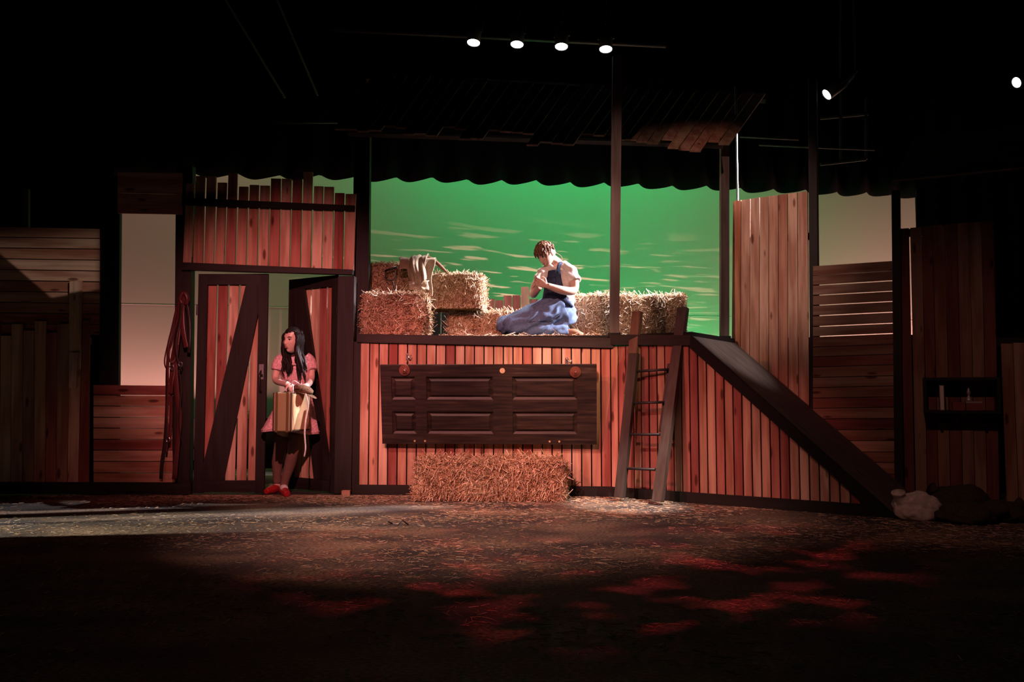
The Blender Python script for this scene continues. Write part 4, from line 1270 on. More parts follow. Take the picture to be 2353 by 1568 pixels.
for i, (px, py) in enumerate(((1088, 99), (1188, 103), (1290, 108), (1392, 114))):
    pos = at(px, py, 9.2)
    tgt = (-0.7 + 0.55 * i, 8.5, 1.5)
    par_can(('leftmost of the four', 'second from left of the four', 'third from left of the four', 'rightmost of the four')[i] + ' glowing lanterns in the overhead row', pos, tgt, 0.068, 420, (1.0, 0.9, 0.84), 30, 'overhead row of lanterns')
a, b = at(1070, 86, 9.45), at(1500, 108, 9.45)
bp = obj('lighting_pipe', *tube_vf([tuple(at(760, 68, 9.5)), tuple(at(1530, 106, 9.5))], 0.025, 10), 'black_metal', smooth_=True)
tag(bp, 'dark overhead pipe carrying the row of four lanterns', 'pipe')
KEY = at(2335, 190, 9.0)
par_can('bright lantern at the extreme upper right edge', KEY, (0.45, 8.0, 1.9), 0.055, 8500, (1.0, 0.87, 0.92), 17, length=0.35, blend=0.6)
par_can('bright lantern below the pipes at upper right', at(1899, 218, 8.3), (0.35, 8.15, 1.75), 0.055, 2300, (0.95, 0.9, 1.0), 34, length=0.35)
# shaft pipes
for (x0, y0, x1, y1, Y, lab) in ((600, 283, 775, 283, 9.6, 'faint level pipe left of the loft roof'), (1700, 315, 1835, 321, 9.3, 'faint upper level pipe right of the steel pipe'), (1745, 334, 2010, 345, 9.3, 'faint lower level pipe crossing behind the tall post'), (130, -640, 655, 225, 8.6, 'faint slanting cable high at upper left'), (365, -640, 730, 220, 8.6, 'steeper faint slanting cable high at upper left')):
    o = obj('fly_pipe' if 'pipe' in lab else 'fly_cable', *tube_vf([tuple(at(x0, y0, Y)), tuple(at(x1, y1, Y))], 0.010, 8), 'pipe_dark', smooth_=True)
    tag(o, lab, 'pipe' if 'pipe' in lab else 'cable')
rp_ = obj('roof_rope', *tube_vf([tuple(at(1040, 179, 8.5)), tuple(at(1409, 203, 8.5))], 0.006, 8), 'dull_metal', smooth_=True)
tag(rp_, 'thin bright wire along the ridge of the loft roof', 'wire')
fr = empty('pipe_frame', at(1930, 380, 10.0), 0, 'faint rectangular pipe frame hanging right of the tall dark post', 'frame')
off = fr.location
for (x0, y0, x1, y1) in ((1885, 378, 1990, 366), (1932, 225, 1932, 374), (1885, 272, 1995, 262), (1990, 225, 1990, 366), (1932, 225, 1932, -750)):
    obj('bar', *tube_vf([tuple(at(x0, y0, 10.0) - off), tuple(at(x1, y1, 10.0) - off)], 0.02, 6), 'black_metal', fr)

# ------------------------------------------------------------------ people
def head_vf(c, fwd, up, s=1.0, chin=0.0):
    fwd = Vector(fwd).normalized(); up = Vector(up)
    up = (up - fwd * up.dot(fwd)).normalized(); rt = fwd.cross(up)
    nu, nv = 72, 56
    V, F = [], []
    g = lambda x, w_: math.exp(-(x / w_) ** 2)
    for j in range(nv + 1):
        ph = math.pi * j / nv
        for i in range(nu):
            th = 2 * math.pi * i / nu
            x = math.sin(ph) * math.sin(th); y = math.sin(ph) * math.cos(th); z = math.cos(ph)
            X, Y_, Z = x * 0.074, y * 0.094, z * 0.116
            if z < 0:
                X *= 1 - 0.30 * (-z) ** 1.6
                if Y_ < 0: Y_ *= 1 - 0.35 * (-z) ** 1.2
                Y_ += 0.018 * (-z) ** 2
            if y > 0.15:
                fy = 0
                fy += 0.021 * g(X, 0.0125) * g(Z + 0.026, 0.017) + 0.010 * g(X, 0.010) * g(Z + 0.004, 0.022)
                fy -= 0.011 * g(abs(X) - 0.031, 0.016) * g(Z - 0.010, 0.012)
                fy += 0.005 * g(abs(X) - 0.026, 0.025) * g(Z - 0.032, 0.010)
                fy += 0.007 * g(X, 0.022) * g(Z + 0.062, 0.010) - 0.004 * g(X, 0.024) * g(Z + 0.0625, 0.003)
                fy -= 0.004 * g(X, 0.03) * g(Z + 0.078, 0.008)
                fy += 0.010 * g(X, 0.022) * g(Z + 0.10, 0.016)
                fy += 0.005 * g(abs(X) - 0.045, 0.018) * g(Z + 0.025, 0.022)
                Y_ += fy * min(1, (y - 0.15) / 0.35)
            p = Vector(c) + (rt * X + fwd * Y_ + up * Z) * s
            V.append(tuple(p))
    for j in range(nv):
        for i in range(nu):
            i2 = (i + 1) % nu
            F.append((j * nu + i, (j + 1) * nu + i, (j + 1) * nu + i2, j * nu + i2))
    hf = lambda X, Y_, Z: Vector(c) + (rt * X + fwd * Y_ + up * Z) * s
    ears = []
    M = Matrix((rt, fwd, up)).transposed()
    for sx in (-1, 1):
        ears.append(ell_vf(hf(sx * 0.074, -0.008, -0.006), (0.009 * s, 0.018 * s, 0.030 * s), M, 12, 10))
    return [(V, F)] + ears, hf, M

def face_parts(hf, M, s, parent, iris=True):
    for sx in (-1, 1):
        e = obj('eye', *ell_vf(hf(sx * 0.031, 0.072, 0.009), (0.0145 * s, 0.011 * s, 0.0085 * s), M, 14, 10), 'eye_white', parent, smooth_=True)
        obj('iris', *ell_vf(hf(sx * 0.031 + 0.001, 0.0815, 0.009), (0.0065 * s, 0.003 * s, 0.007 * s), M, 12, 8), 'eye_dark', e, smooth_=True)
        obj('eyelashes', *tube_vf([tuple(hf(sx * 0.015, 0.084, 0.013)), tuple(hf(sx * 0.031, 0.085, 0.0185)), tuple(hf(sx * 0.047, 0.075, 0.013))], 0.0022 * s, 6), 'brow_dark', e)
        obj('eyebrow', *tube_vf([tuple(hf(sx * 0.014, 0.092, 0.029)), tuple(hf(sx * 0.032, 0.089, 0.036)), tuple(hf(sx * 0.050, 0.073, 0.031))], [0.003 * s, 0.0036 * s, 0.0018 * s], 6), 'brow_dark', parent)
    obj('lips', *join_vf([ell_vf(hf(0, 0.0915, -0.0585), (0.020 * s, 0.006 * s, 0.0036 * s), M, 16, 8), ell_vf(hf(0, 0.091, -0.0655), (0.017 * s, 0.0065 * s, 0.0042 * s), M, 16, 8)]), 'lips', parent, smooth_=True)

def hand_parts(wrist, dirv, palm_n, curl, s=1.0, thumb=1, spread=0.0):
    """palm and five fingers; dirv = along the palm, palm_n = out of the palm, thumb = side"""
    d = Vector(dirv).normalized(); n_ = Vector(palm_n); n_ = (n_ - d * n_.dot(d)).normalized(); sd_ = d.cross(n_) * thumb
    w0 = Vector(wrist)
    parts = []
    M = Matrix((sd_, n_, d)).transposed()
    parts.append(ell_vf(w0 + d * 0.045 * s, (0.038 * s, 0.016 * s, 0.052 * s), M, 18, 12))
    lens = [0.072, 0.080, 0.075, 0.058]
    for k in range(4):
        off_ = (1.5 - k) * 0.0195 * s
        b0_ = w0 + d * 0.078 * s + sd_ * off_
        L_ = lens[k] * s
        c1 = curl * (0.9 + 0.08 * k)
        p = [b0_ - d * 0.02 * s, b0_]
        ang = 0.0
        for seg_, fr_ in ((0, 0.45), (1, 0.32), (2, 0.25)):
            ang += c1 * (0.75, 1.0, 0.7)[seg_]
            dd = d * math.cos(ang) + n_ * math.sin(ang) + sd_ * spread * (1.5 - k)
            p.append(p[-1] + dd.normalized() * L_ * fr_)
        parts.append(tube_vf([tuple(q) for q in p], [0.0095 * s, 0.0095 * s, 0.009 * s, 0.008 * s, 0.0065 * s], 10))
    tb = w0 + d * 0.025 * s + sd_ * 0.028 * s
    p = [tb, tb + (d * 0.5 + sd_ * 0.7 + n_ * 0.3).normalized() * 0.035 * s]
    p.append(p[-1] + (d * 0.8 + sd_ * 0.2 + n_ * 0.5).normalized() * 0.03 * s)
    p.append(p[-1] + (d * 0.8 - sd_ * 0.1 + n_ * 0.5).normalized() * 0.022 * s)
    parts.append(tube_vf([tuple(q) for q in p], [0.013 * s, 0.0115 * s, 0.010 * s, 0.007 * s], 10))
    return parts

def limb(pts, n=16, seg=16):
    P_ = smooth_path(pts, n)
    return tube_vf([tuple(p[:3]) for p in P_], [p[3] for p in P_], seg)

# ---- woman in the doorway
WY = 7.57
base = floor_at(662, 1137)
wo = empty('person', (base.x, base.y, 0), 0, 'young woman in a pink dress carrying a suitcase through the barn door', 'person')
def wq(px, py, dy=0.0):
    p = at(px, py, WY + dy) - wo.location
    return (p.x, p.y, p.z)
hc = wq(673, 783, -0.05)
hparts, hf, HM = head_vf(hc, (-0.44, -0.90, -0.06), (0.02, -0.05, 1), 0.98)
def r4(p, r): return (*p, r)
parts = list(hparts)
parts.append(limb([r4(wq(675, 800, 0.0), 0.047), r4(wq(680, 818, 0.03), 0.046), r4(wq(681, 832, 0.05), 0.06)]))
tors = smooth_path([r4(wq(681, 826, 0.05), 0.07), r4(wq(679, 845, 0.04), 0.108), r4(wq(680, 872, 0.04), 0.10), r4(wq(684, 893, 0.05), 0.088), r4(wq(686, 925, 0.07), 0.115), r4(wq(684, 950, 0.08), 0.11)], 22)
parts.append(tube_vf([tuple(p[:3]) for p in tors], [p[3] for p in tors], 24, (0.78, 1.15)))
armL = [r4(wq(650, 826, -0.01), 0.040), r4(wq(638, 845, -0.03), 0.036), r4(wq(633, 872, -0.06), 0.030), r4(wq(645, 880, -0.20), 0.028), r4(wq(661, 883, -0.32), 0.024)]
parts.append(limb(armL, 20))
armR = [r4(wq(708, 824, 0.06), 0.042), r4(wq(714, 846, 0.05), 0.036), r4(wq(715, 872, 0.0), 0.030), r4(wq(706, 886, -0.18), 0.027), r4(wq(694, 890, -0.30), 0.024)]
parts.append(limb(armR, 20))
parts += hand_parts(wq(661, 883, -0.32), (0.75, -0.35, -0.55), (0.15, 0.5, -0.8), 0.75, 0.92, -1)
parts += hand_parts(wq(694, 890, -0.30), (-0.7, -0.3, -0.3), (0.1, 0.5, -0.8), 0.6, 0.92, 1)
legB = [r4(wq(672, 945, 0.10), 0.085), r4(wq(652, 1000, 0.13), 0.072), r4(wq(641, 1040, 0.15), 0.046), r4(wq(637, 1065, 0.20), 0.045), r4(wq(637, 1095, 0.24), 0.034), r4(wq(637, 1110, 0.25), 0.031)]
legF = [r4(wq(692, 945, 0.07), 0.088), r4(wq(682, 1000, 0.03), 0.074), r4(wq(673, 1038, -0.01), 0.048), r4(wq(667, 1065, 0.03), 0.047), r4(wq(655, 1105, 0.06), 0.033), r4(wq(652, 1122, 0.05), 0.031)]
parts.append(limb(legB, 22)); parts.append(limb(legF, 22))
footF0 = Vector(wq(652, 1122, 0.05))
footF1 = Vector((floor_at(656, 1141) - wo.location)); footF1.z = 0.022
parts.append(limb([(footF0.x, footF0.y, footF0.z, 0.032), (footF0.x, footF0.y + 0.0, 0.05, 0.034), (lerp(footF0.x, footF1.x, .6), lerp(footF0.y, footF1.y, .6), 0.035, 0.032), (footF1.x, footF1.y, 0.024, 0.02)], 12))
bx_, by_ = wq(637, 1110, 0.25)[0], wq(637, 1110, 0.25)[1]
parts.append(limb([(bx_, by_, 0.10, 0.03), (bx_, by_ - 0.0, 0.05, 0.034), (bx_ - 0.03, by_ - 0.09, 0.035, 0.032), (bx_ - 0.05, by_ - 0.14, 0.024, 0.02)], 12))
body = fused('body', parts, 'skin_woman', 0.0062, wo, 2)
face_parts(hf, HM, 0.98, wo)
# stockings, with the shade on her lower legs painted into their colour
obj('shaded_stocking', *limb([(a[0], a[1], a[2], a[3] + 0.005) for a in legB[1:]], 18), 'shaded_stocking', wo, smooth_=True)
obj('shaded_stocking', *limb([(a[0], a[1], a[2], a[3] + 0.005) for a in legF[1:]], 18), 'shaded_stocking', wo, smooth_=True)
# shoes
def shoe(pts, nm='shoe'):
    s = fused(nm, [limb(pts, 14)], 'red_shoe', 0.006, wo, 2)
    return s
d_ = Vector((footF1.x - footF0.x, footF1.y - footF0.y, 0)).normalized()
hl = Vector((footF0.x, footF0.y, 0)) - d_ * 0.045
mid_ = hl + d_ * 0.13; toe = hl + d_ * 0.215
sF = shoe([(hl.x, hl.y, 0.042, 0.034), (hl.x + d_.x * .05, hl.y + d_.y * .05, 0.040, 0.036), (mid_.x, mid_.y, 0.034, 0.040), (toe.x, toe.y, 0.028, 0.028)])
obj('ankle_strap', *tube_vf([tuple(footF0 + Vector((0.036 * math.cos(t), 0.036 * math.sin(t), -0.025))) for t in np.linspace(0, 2 * math.pi, 17)], 0.006, 6), 'red_shoe', sF)
obj('sock', *limb([(footF0.x, footF0.y, footF0.z - 0.005, 0.037), (footF0.x, footF0.y, 0.07, 0.037), (lerp(hl.x, toe.x, .45), lerp(hl.y, toe.y, .45), 0.055, 0.033)], 10), 'white_cotton', wo, smooth_=True)
shoe([(bx_ + 0.012, by_ + 0.04, 0.040, 0.034), (bx_, by_, 0.04, 0.038), (bx_ - 0.03, by_ - 0.09, 0.034, 0.040), (bx_ - 0.055, by_ - 0.165, 0.028, 0.026)])
# dress
dparts = []
bod = smooth_path([r4(wq(680, 822, 0.04), 0.085), r4(wq(679, 834, 0.04), 0.118), r4(wq(679, 852, 0.03), 0.128), r4(wq(680, 872, 0.035), 0.116), r4(wq(684, 890, 0.05), 0.10), r4(wq(685, 900, 0.055), 0.108)], 24)
dparts.append(tube_vf([tuple(p[:3]) for p in bod], [p[3] for p in bod], 28, (0.82, 1.12)))
for L_, far_ in (([wq(658, 822, 0.01), wq(643, 832, -0.02), wq(637, 852, -0.04)], 0), ([wq(700, 820, 0.05), wq(711, 832, 0.06), wq(716, 852, 0.04)], 0)):
    dparts.append(limb([r4(L_[0], 0.055), r4(L_[1], 0.060), r4(L_[2], 0.058)], 10))
dress = fused('dress', dparts, 'dress_cloth', 0.007, wo, 4)
V, F = [], []
nr, ns = 20, 72
t0, t1 = Vector(wq(685, 893, 0.05)), Vector(wq(664, 994, 0.06))
for j in range(nr + 1):
    v = j / nr
    c = t0.lerp(t1, v)
    rx = lerp(0.105, 0.245, v ** 0.85); ry = lerp(0.085, 0.20, v ** 0.85)
    for i in range(ns):
        t = 2 * math.pi * i / ns
        k = 1 + 0.09 * v * math.sin(t * 7 + 0.8) + 0.05 * v * math.sin(t * 13 + v)
        V.append((c.x + rx * k * math.cos(t), c.y + ry * k * math.sin(t), c.z + 0.012 * v * math.sin(t * 3) + 0.02 * v * math.cos(t + 2.4)))
for j in range(nr):
    for i in range(ns):
        i2 = (i + 1) % ns
        F.append((j * ns + i, (j + 1) * ns + i, (j + 1) * ns + i2, j * ns + i2))
sk = obj('skirt', V, F, 'dress_cloth', wo, smooth_=True)
s = sk.modifiers.new('solid', 'SOLIDIFY'); s.thickness = 0.006
hem = [V[(nr - 1) * ns + i] for i in range(ns)] + [V[(nr - 1) * ns]]
obj('hem_trim', *tube_vf([(x * 1, y, z) for x, y, z in hem], 0.007, 6, cap=False), 'dress_cloth', sk if False else wo)
# collar bow
cbp = Vector(wq(676, 838, -0.075))
obj('neck_bow', *join_vf([ell_vf(cbp + Vector((-0.025, -0.01, 0)), (0.028, 0.012, 0.014)), ell_vf(cbp + Vector((0.025, 0, 0)), (0.028, 0.012, 0.014)), ell_vf(cbp, (0.011, 0.014, 0.012))]), 'dress_cloth', wo, smooth_=True)
obj('bracelet', *tube_vf([tuple(Vector(wq(658, 882.5, -0.30)) + Vector((0.006, 0, 0)) + Vector((0.004, 0.028, 0)) * math.cos(t) + Vector((0, 0, 0.028)) * math.sin(t)) for t in np.linspace(0, 2 * math.pi, 17)], 0.004, 6), 'leather_dark', wo)
# hair: cap plus long wavy locks
def hair_cap(hf, keep, thick, seed_, nu=64, nv=44):
    V, F, ok = [], [], []
    for j in range(nv + 1):
        ph = math.pi * j / nv
        for i in range(nu):
            th = 2 * math.pi * i / nu
            x = math.sin(ph) * math.sin(th); y = math.sin(ph) * math.cos(th); z = math.cos(ph)
            k = 1 + thick * (1 + 0.35 * mnoise.noise(Vector((x * 5, y * 5, z * 2 + seed_))))
            V.append(tuple(hf(x * 0.076 * k, y * 0.096 * k, z * 0.118 * k)))
            ok.append(keep(x, y, z))
    for j in range(nv):
        for i in range(nu):
            i2 = (i + 1) % nu
            q = (j * nu + i, (j + 1) * nu + i, (j + 1) * nu + i2, j * nu + i2)
            if all(ok[a] for a in q): F.append(q)
    return V, F
cap = hair_cap(hf, lambda x, y, z: (y < 0.20) or (z > 0.48 + 0.25 * abs(x)) , 0.10, 1.0)
locks = [cap]
rr = random.Random(4)
for k in range(46):
    side_ = 1 if k % 2 else -1
    th = rr.uniform(0.5, 1.35)
    a0 = hf(side_ * rr.uniform(0.01, 0.045), rr.uniform(-0.05, 0.035), rr.uniform(0.07, 0.098))
    a1 = hf(side_ * rr.uniform(0.080, 0.088), rr.uniform(-0.05, 0.05), rr.uniform(0.0, 0.05))
    a2 = hf(side_ * rr.uniform(0.070, 0.090), rr.uniform(-0.04, 0.05), rr.uniform(-0.09, -0.06))
    if side_ > 0:
        e = Vector(wq(rr.uniform(653, 668), rr.uniform(840, 868), -0.10 + rr.uniform(-0.02, 0.02)))
    else:
        e = Vector(wq(rr.uniform(684, 706), rr.uniform(845, 876), -0.07 + rr.uniform(-0.03, 0.05)))
    m1 = a2.lerp(e, 0.5) + Vector((rr.uniform(-0.02, 0.02), rr.uniform(-0.03, 0.0), 0))
    m2 = a2.lerp(e, 0.8) + Vector((rr.uniform(-0.02, 0.02), rr.uniform(-0.02, 0.0), 0))
    P_ = smooth_path([(*a0, 0.010), (*a1, 0.013), (*a2, 0.014), (*m1, 0.014), (*m2, 0.011), (*e, 0.003)], 22)
    locks.append(tube_vf([tuple(p[:3]) for p in P_], [p[3] for p in P_], 7))
for k in range(16):
    a0 = hf(rr.uniform(-0.05, 0.05), rr.uniform(-0.09, -0.05), rr.uniform(0.03, 0.1))
    a1 = hf(rr.uniform(-0.07, 0.07), -0.108, -0.05)
    e = Vector(wq(rr.uniform(668, 704), rr.uniform(845, 880), 0.16))
    P_ = smooth_path([(*a0, 0.014), (*a1, 0.02), (*a1.lerp(e, 0.5), 0.018), (*e, 0.004)], 14)
    locks.append(tube_vf([tuple(p[:3]) for p in P_], [p[3] for p in P_], 7))
V, F = join_vf(locks)
obj('hair', V, F, 'hair_dark', wo, smooth_=True)

# suitcase: narrow banded edge towards the house, tan side to the right
ca = math.radians(-12)
corner = at(669, 993, WY - 0.48)
sc_root = empty('suitcase', (corner.x, corner.y, at(669, 993, WY - 0.48).z), 0, 'old tan suitcase with dark banded edges held by the woman in pink', 'suitcase')
sc_root.rotation_euler = (0, 0, ca)
TW, TL, THt = 0.175, 0.36, 0.335
bx_s = fused('case_body', [box_vf(-TW, 0, 0, TL, 0, THt)], 'case_olive', 0.01, sc_root, 3)
obj('side_panel', *box_vf(-0.001, 0.004, 0.016, TL - 0.016, 0.016, THt - 0.016), 'case_tan', sc_root)
obj('side_panel', *box_vf(-TW - 0.004, -TW + 0.001, 0.016, TL - 0.016, 0.016, THt - 0.016), 'case_tan', sc_root)
for x0, x1, mt in ((-0.05, -0.028, 'case_band'), (-0.15, -0.128, 'case_band')):
    v = box_vf(x0, x1, -0.003, TL + 0.003, -0.003, THt + 0.003)
    obj('band', *v, mt, sc_root)
for x in (-0.006, -TW + 0.006):
    obj('edge_trim', *tube_vf([(x, 0.004, 0.006), (x, 0.004, THt - 0.006), (x, TL - 0.004, THt - 0.006), (x, TL - 0.004, 0.006), (x, 0.004, 0.006)], 0.008, 8), 'case_trim', sc_root)
hd = obj('handle', *tube_vf(smooth_path([(-TW / 2, 0.10, THt), (-TW / 2, 0.105, THt + 0.035), (-TW / 2, 0.18, THt + 0.05), (-TW / 2, 0.255, THt + 0.035), (-TW / 2, 0.26, THt)], 16), 0.010, 8), 'leather_dark', sc_root, smooth_=True)
for y in (0.09, 0.27):
    obj('clasp', *box_vf(-TW / 2 - 0.02, -TW / 2 + 0.02, y - 0.014, y + 0.014, THt + 0.002, THt + 0.012), 'bright_metal', sc_root)
# white ribbon tied through handle
p_ = Matrix.Rotation(-ca, 3, 'Z')
rb_root = empty('white_ribbon', sc_root.location + Vector((0.0, -0.01, THt + 0.03)), 0, 'thin white ribbon hanging from the suitcase handle', 'ribbon')
def rq(px, py, dy): return tuple(at(px, py, WY - 0.48 + dy) - rb_root.location)
obj('loop', *tube_vf(smooth_path([rq(668, 885, -0.03), rq(675, 876, -0.04), rq(684, 880, -0.03), rq(690, 884, -0.02), rq(693, 880, -0.02)], 24), 0.006, 6, (0.4, 1)), 'white_cotton', rb_root, smooth_=True)
obj('tail', *tube_vf(smooth_path([rq(673, 886, -0.04), rq(673, 896, -0.05), rq(672, 905, -0.03)], 12), 0.007, 6, (0.4, 1)), 'white_cotton', rb_root, smooth_=True)
obj('tail', *tube_vf(smooth_path([rq(702, 905, 0.06), rq(708, 930, 0.05), rq(703, 960, 0.06), rq(700, 995, 0.06), rq(702, 1030, 0.07), rq(699, 1050, 0.07)], 30), 0.007, 6, (0.4, 1)), 'white_cotton', rb_root, smooth_=True)
# brown hat resting on the case
hp_ = at(696, 904, WY - 0.32)
hat = empty('felt_hat', hp_, -0.2, 'soft brown felt hat resting on top of the suitcase', 'hat')
V, F = ell_vf((0, 0, 0.03), (0.095, 0.07, 0.042), None, 28, 14)
V = [(x, y, z + 0.018 * (-x / 0.095) + 0.006 * mnoise.noise(Vector((x * 40, y * 40, z * 40)))) for x, y, z in V]
obj('crown', V, F, 'brown_felt', hat, smooth_=True)
V, F = ell_vf((0.02, 0, 0.004), (0.105, 0.078, 0.008), None, 28, 10)
V = [(x, y, z + 0.02 * (-x / 0.1) - 0.03 * max(0, x / 0.13) ** 2) for x, y, z in V]
obj('brim', V, F, 'brown_felt', hat, smooth_=True)

# ---- man kneeling on the loft
MY = 8.02
mb = Vector(((1245 - CX) / FPX * MY, MY, deck_z))
man = empty('person', mb, 0, 'man in denim overalls kneeling on the loft with hands clasped to his chest', 'person')
def mq(px, py, dy=0.0):
    p = at(px, py, MY + dy) - mb
    return (p.x, p.y, p.z)
hc = mq(1254, 583, -0.03)
hparts, hf, HM = head_vf(hc, (-0.52, -0.50, -0.62), (-0.42, -0.35, 0.80), 1.02)
parts = list(hparts)
parts.append(limb([r4(mq(1262, 592, 0.0), 0.052), r4(mq(1276, 602, 0.04), 0.054), r4(mq(1288, 618, 0.06), 0.07)]))
spine = smooth_path([r4(mq(1287, 612, 0.07), 0.085), r4(mq(1285, 636, 0.06), 0.125), r4(mq(1282, 668, 0.06), 0.128), r4(mq(1281, 700, 0.07), 0.14), r4(mq(1284, 728, 0.08), 0.155)], 20)
parts.append(tube_vf([tuple(p[:3]) for p in spine], [p[3] for p in spine], 24, (1.12, 0.95)))
# near arm (image right) and far arm
arm1 = [r4(mq(1305, 625, -0.02), 0.056), r4(mq(1318, 645, -0.07), 0.052), r4(mq(1317, 668, -0.12), 0.042), r4(mq(1290, 667, -0.20), 0.040), r4(mq(1258, 657, -0.24), 0.029)]
arm2 = [r4(mq(1252, 628, 0.02), 0.054), r4(mq(1234, 652, 0.0), 0.048), r4(mq(1225, 676, -0.03), 0.040), r4(mq(1232, 668, -0.13), 0.037), r4(mq(1240, 660, -0.19), 0.028)]
parts.append(limb(arm1, 22)); parts.append(limb(arm2, 22))
parts += hand_parts(mq(1258, 657, -0.24), (-0.85, -0.10, 0.32), (-0.1, 0.95, 0.1), 0.55, 1.0, -1, 0.06)
parts += hand_parts(mq(1240, 662, -0.18), (-0.25, -0.2, 0.85), (0.6, -0.6, 0.1), 0.45, 1.0, 1, 0.05)
thN = [r4(mq(1284, 712, -0.01), 0.120), r4(mq(1248, 724, -0.09), 0.112), r4(mq(1206, 741, -0.15), 0.088), r4(mq(1178, 750, -0.17), 0.068)]
thF = [r4(mq(1274, 710, 0.14), 0.115), r4(mq(1232, 724, 0.12), 0.105), r4(mq(1188, 741, 0.08), 0.084), r4(mq(1160, 750, 0.06), 0.066)]
shN = [r4(mq(1182, 753, -0.17), 0.060), r4(mq(1230, 757, -0.14), 0.055), r4(mq(1280, 760, -0.08), 0.045), r4(mq(1302, 762, -0.05), 0.036)]
shF = [r4(mq(1166, 753, 0.06), 0.058), r4(mq(1220, 757, 0.10), 0.055), r4(mq(1280, 760, 0.14), 0.045), r4(mq(1306, 762, 0.16), 0.036)]
def lift(ps):
    return [(x, y, max(z, r + 0.004), r) for x, y, z, r in ps]
thN, thF, shN, shF = lift(thN), lift(thF), lift(shN), lift(shF)
for L_ in (thN, thF, shN, shF): parts.append(limb(L_, 16))
for q in (thN[-1], thF[-1]): parts.append(ell_vf(q[:3], (q[3],) * 3))
body = fused('body', parts, 'skin_man', 0.0064, man, 2)
face_parts(hf, HM, 1.0, man)
# hair
cap = hair_cap(hf, lambda x, y, z: (z > 0.42 - 0.2 * (y > 0) * (1 - abs(x)) and True) or (y < -0.05 and z > -0.35) , 0.09, 3.0)
tufts = [cap]
rr = random.Random(9)
for k in range(150):
    th = rr.uniform(0, 2 * math.pi); z = rr.uniform(0.25, 0.98)
    rxy = math.sqrt(1 - z * z)
    x, y = rxy * math.sin(th), rxy * math.cos(th)
    if y > 0.5 and z < 0.45: continue
    a = hf(x * 0.083, y * 0.104, z * 0.128)
    gdir = 0.035
    e = hf(x * 0.087 + rr.uniform(-.01, .01), (y + 0.28 * (1 if y > -0.2 else -0.3)) * 0.106, (z - 0.30) * 0.128)
    mdl = a.lerp(e, 0.5) + (a - Vector(hc)).normalized() * 0.008
    tufts.append(tube_vf([tuple(a), tuple(mdl), tuple(e)], [0.008, 0.0075, 0.002], 6))
V, F = join_vf(tufts)
obj('hair', V, F, 'hair_brown', man, smooth_=True)
# tee shirt
sp = [tube_vf([tuple(p[:3]) for p in smooth_path([r4(mq(1284, 606, 0.06), 0.075), r4(mq(1287, 614, 0.065), 0.105), r4(mq(1287, 636, 0.06), 0.142), r4(mq(1286, 668, 0.06), 0.145), r4(mq(1288, 705, 0.07), 0.14)], 18)], [p[3] for p in smooth_path([(0, 0, 0, 0.075), (0, 0, 0, 0.105), (0, 0, 0, 0.142), (0, 0, 0, 0.145), (0, 0, 0, 0.14)], 18)], 26, (1.12, 0.97))]
sp.append(limb([r4(mq(1296, 618, 0.0), 0.075), r4(mq(1310, 630, -0.045), 0.078), r4(mq(1320, 648, -0.085), 0.068)], 12))
sp.append(limb([r4(mq(1270, 616, 0.04), 0.07), r4(mq(1250, 630, 0.02), 0.07), r4(mq(1240, 645, 0.0), 0.064)], 12))
shirt = fused('tee_shirt', sp, 'tee_shirt', 0.008, man, 3)
nrm_ = [v.normal.copy() for v in shirt.data.vertices]
for v, nn_ in zip(shirt.data.vertices, nrm_):
    q = Vector(v.co)
    v.co += nn_ * 0.007 * math.sin(q.z * 60 + q.x * 35 + 3 * mnoise.noise(q * 9))
# overalls: legs, seat
op = []
for L_ in (thN, thF, shN, shF):
    op.append(limb([(x, y, max(z, r + 0.022), r + 0.022) for x, y, z, r in L_], 16))
for q in (thN[-1], thF[-1]): op.append(ell_vf((q[0], q[1], q[2] + 0.012), (q[3] + 0.024,) * 3))
op.append(tube_vf([tuple(p[:3]) for p in smooth_path([r4(mq(1278, 684, 0.06), 0.155), r4(mq(1280, 706, 0.07), 0.17), r4(mq(1284, 730, 0.07), 0.178), r4(mq(1288, 748, 0.08), 0.16)], 12)], [p[3] for p in smooth_path([(0, 0, 0, 0.155), (0, 0, 0, 0.17), (0, 0, 0, 0.178), (0, 0, 0, 0.16)], 12)], 26, (1.1, 1.0)))
ov = fused('overalls', op, 'denim', 0.008, man, 3)
nrm_ = [v.normal.copy() for v in ov.data.vertices]
for v, nn_ in zip(ov.data.vertices, nrm_):
    q = Vector(v.co)
    v.co += nn_ * (0.006 * math.sin(q.z * 70 - q.x * 40 + 4 * mnoise.noise(q * 7)) + 0.006 * mnoise.noise(q * 16))
    v.co.z = max(v.co.z, 0.004 - ov.location.z)
# bib: curved panel on the chest
def bib(nm, rows, thick, mat, parent, n_ang=14, rr_=0.0):
    V, F = [], []
    for (px, py, dy, r, a0, a1) in rows:
        c = Vector(mq(px, py, dy))
        for i in range(n_ang + 1):
            a = lerp(a0, a1, i / n_ang)
            V.append((c.x + (r * 0.97 + rr_) * math.cos(a), c.y + (r * 1.12 + rr_) * math.sin(a), c.z))
    for j in range(len(rows) - 1):
        for i in range(n_ang):
            q = j * (n_ang + 1) + i
            F.append((q, q + 1, q + n_ang + 2, q + n_ang + 1))
    o = obj(nm, V, F, mat, parent, smooth_=True)
    s_ = o.modifiers.new('solid', 'SOLIDIFY'); s_.thickness = thick; s_.offset = 0
    return o
d2 = math.radians
bb = bib('bib', [(1287, 626, 0.06, 0.146, d2(195), d2(268)), (1286, 645, 0.06, 0.158, d2(192), d2(272)), (1286, 668, 0.06, 0.160, d2(188), d2(280)), (1283, 692, 0.065, 0.164, d2(180), d2(300)), (1284, 708, 0.07, 0.168, d2(170), d2(330))], 0.008, 'denim_dark', man)
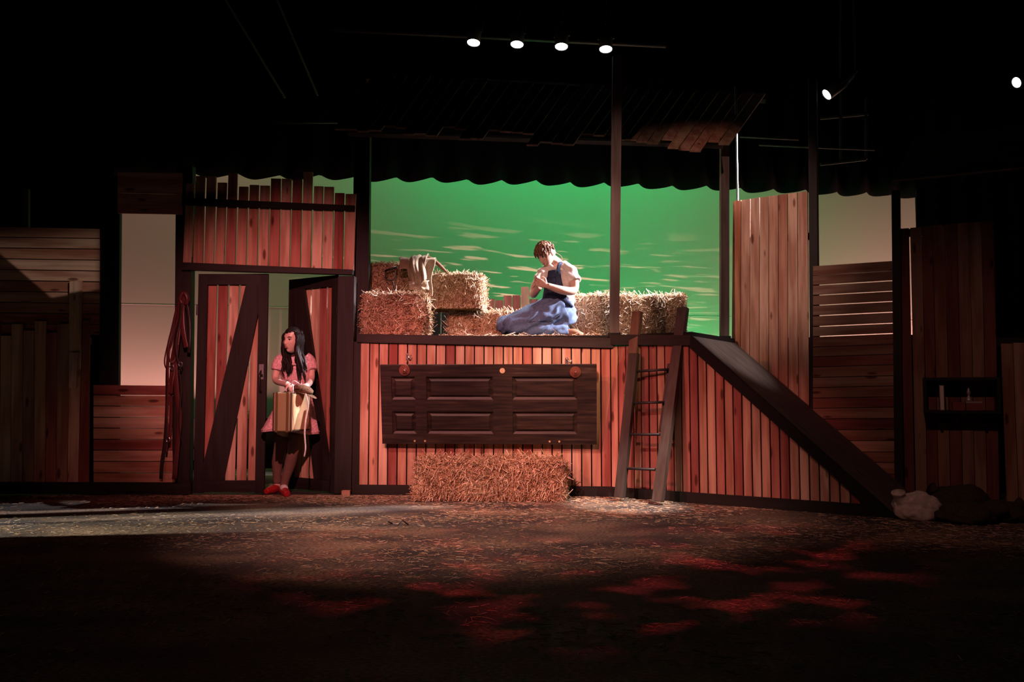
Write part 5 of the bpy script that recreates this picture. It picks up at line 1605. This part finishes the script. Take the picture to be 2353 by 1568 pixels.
bib('bib_pocket', [(1286, 642, 0.06, 0.164, d2(215), d2(252)), (1286, 656, 0.06, 0.166, d2(214), d2(254))], 0.006, 'denim_dark', bb, 8)
def strap_path(px0, py0, dy0, pts):
    P_ = smooth_path([mq(*p) for p in pts], 22)
    return tube_vf([tuple(p) for p in P_], 0.017, 8, (0.3, 1.0))
obj('strap', *strap_path(0, 0, 0, [(1282, 628, -0.11), (1284, 612, -0.07), (1290, 603, 0.0), (1300, 606, 0.10), (1306, 630, 0.18)]), 'denim_dark', man, smooth_=True)
obj('strap', *strap_path(0, 0, 0, [(1258, 630, -0.01), (1264, 612, 0.02), (1276, 604, 0.08), (1290, 612, 0.18)]), 'denim_dark', man, smooth_=True)
for p in ((1282, 626, -0.122), (1259, 629, -0.025)):
    q = mq(*p)
    obj('buckle', *disc_cyl((q[0] - 0.004, q[1] - 0.006, q[2]), (-0.3, -1, 0), 0.012, 0.006, 14), 'bright_metal', man)
# hip pocket flap and side opening
obj('hip_pocket', *join_vf([tube_vf(smooth_path([mq(1262, 690, -0.12), mq(1268, 702, -0.135), mq(1280, 703, -0.13), mq(1284, 694, -0.12)], 14), 0.006, 6)]), 'denim_dark', man, smooth_=True)
obj('leg_seam', *tube_vf(smooth_path([mq(1296, 715, -0.13), mq(1275, 730, -0.205), mq(1240, 738, -0.235), mq(1205, 742, -0.25)], 20), 0.004, 6), 'denim_dark', man, smooth_=True)
# shoes
for (px, py, dy) in ((1306, 764, -0.05), (1314, 764, 0.17)):
    q = Vector(mq(px, py, dy)); q.z = max(q.z, 0.05)
    s_ = fused('shoe', [limb([(q.x - 0.03, q.y, 0.052, 0.040), (q.x + 0.05, q.y, 0.050, 0.046), (q.x + 0.11, q.y, 0.040, 0.034)], 12)], 'shoe_sole', 0.007, man, 2)
    obj('sock', *limb([(q.x - 0.06, q.y, 0.055, 0.038), (q.x - 0.02, q.y, 0.055, 0.040)], 6), 'white_cotton', man, smooth_=True)
obj('headset_wire', *tube_vf(smooth_path([tuple(hf(-0.07, -0.03, 0.0)), tuple(Vector(mq(1288, 588, 0.02))), tuple(Vector(mq(1291, 596, 0.03))), tuple(Vector(mq(1286, 604, 0.05)))], 14), 0.003, 6), 'shoe_sole', man, smooth_=True)

bpy.data.scenes.remove(TMP)
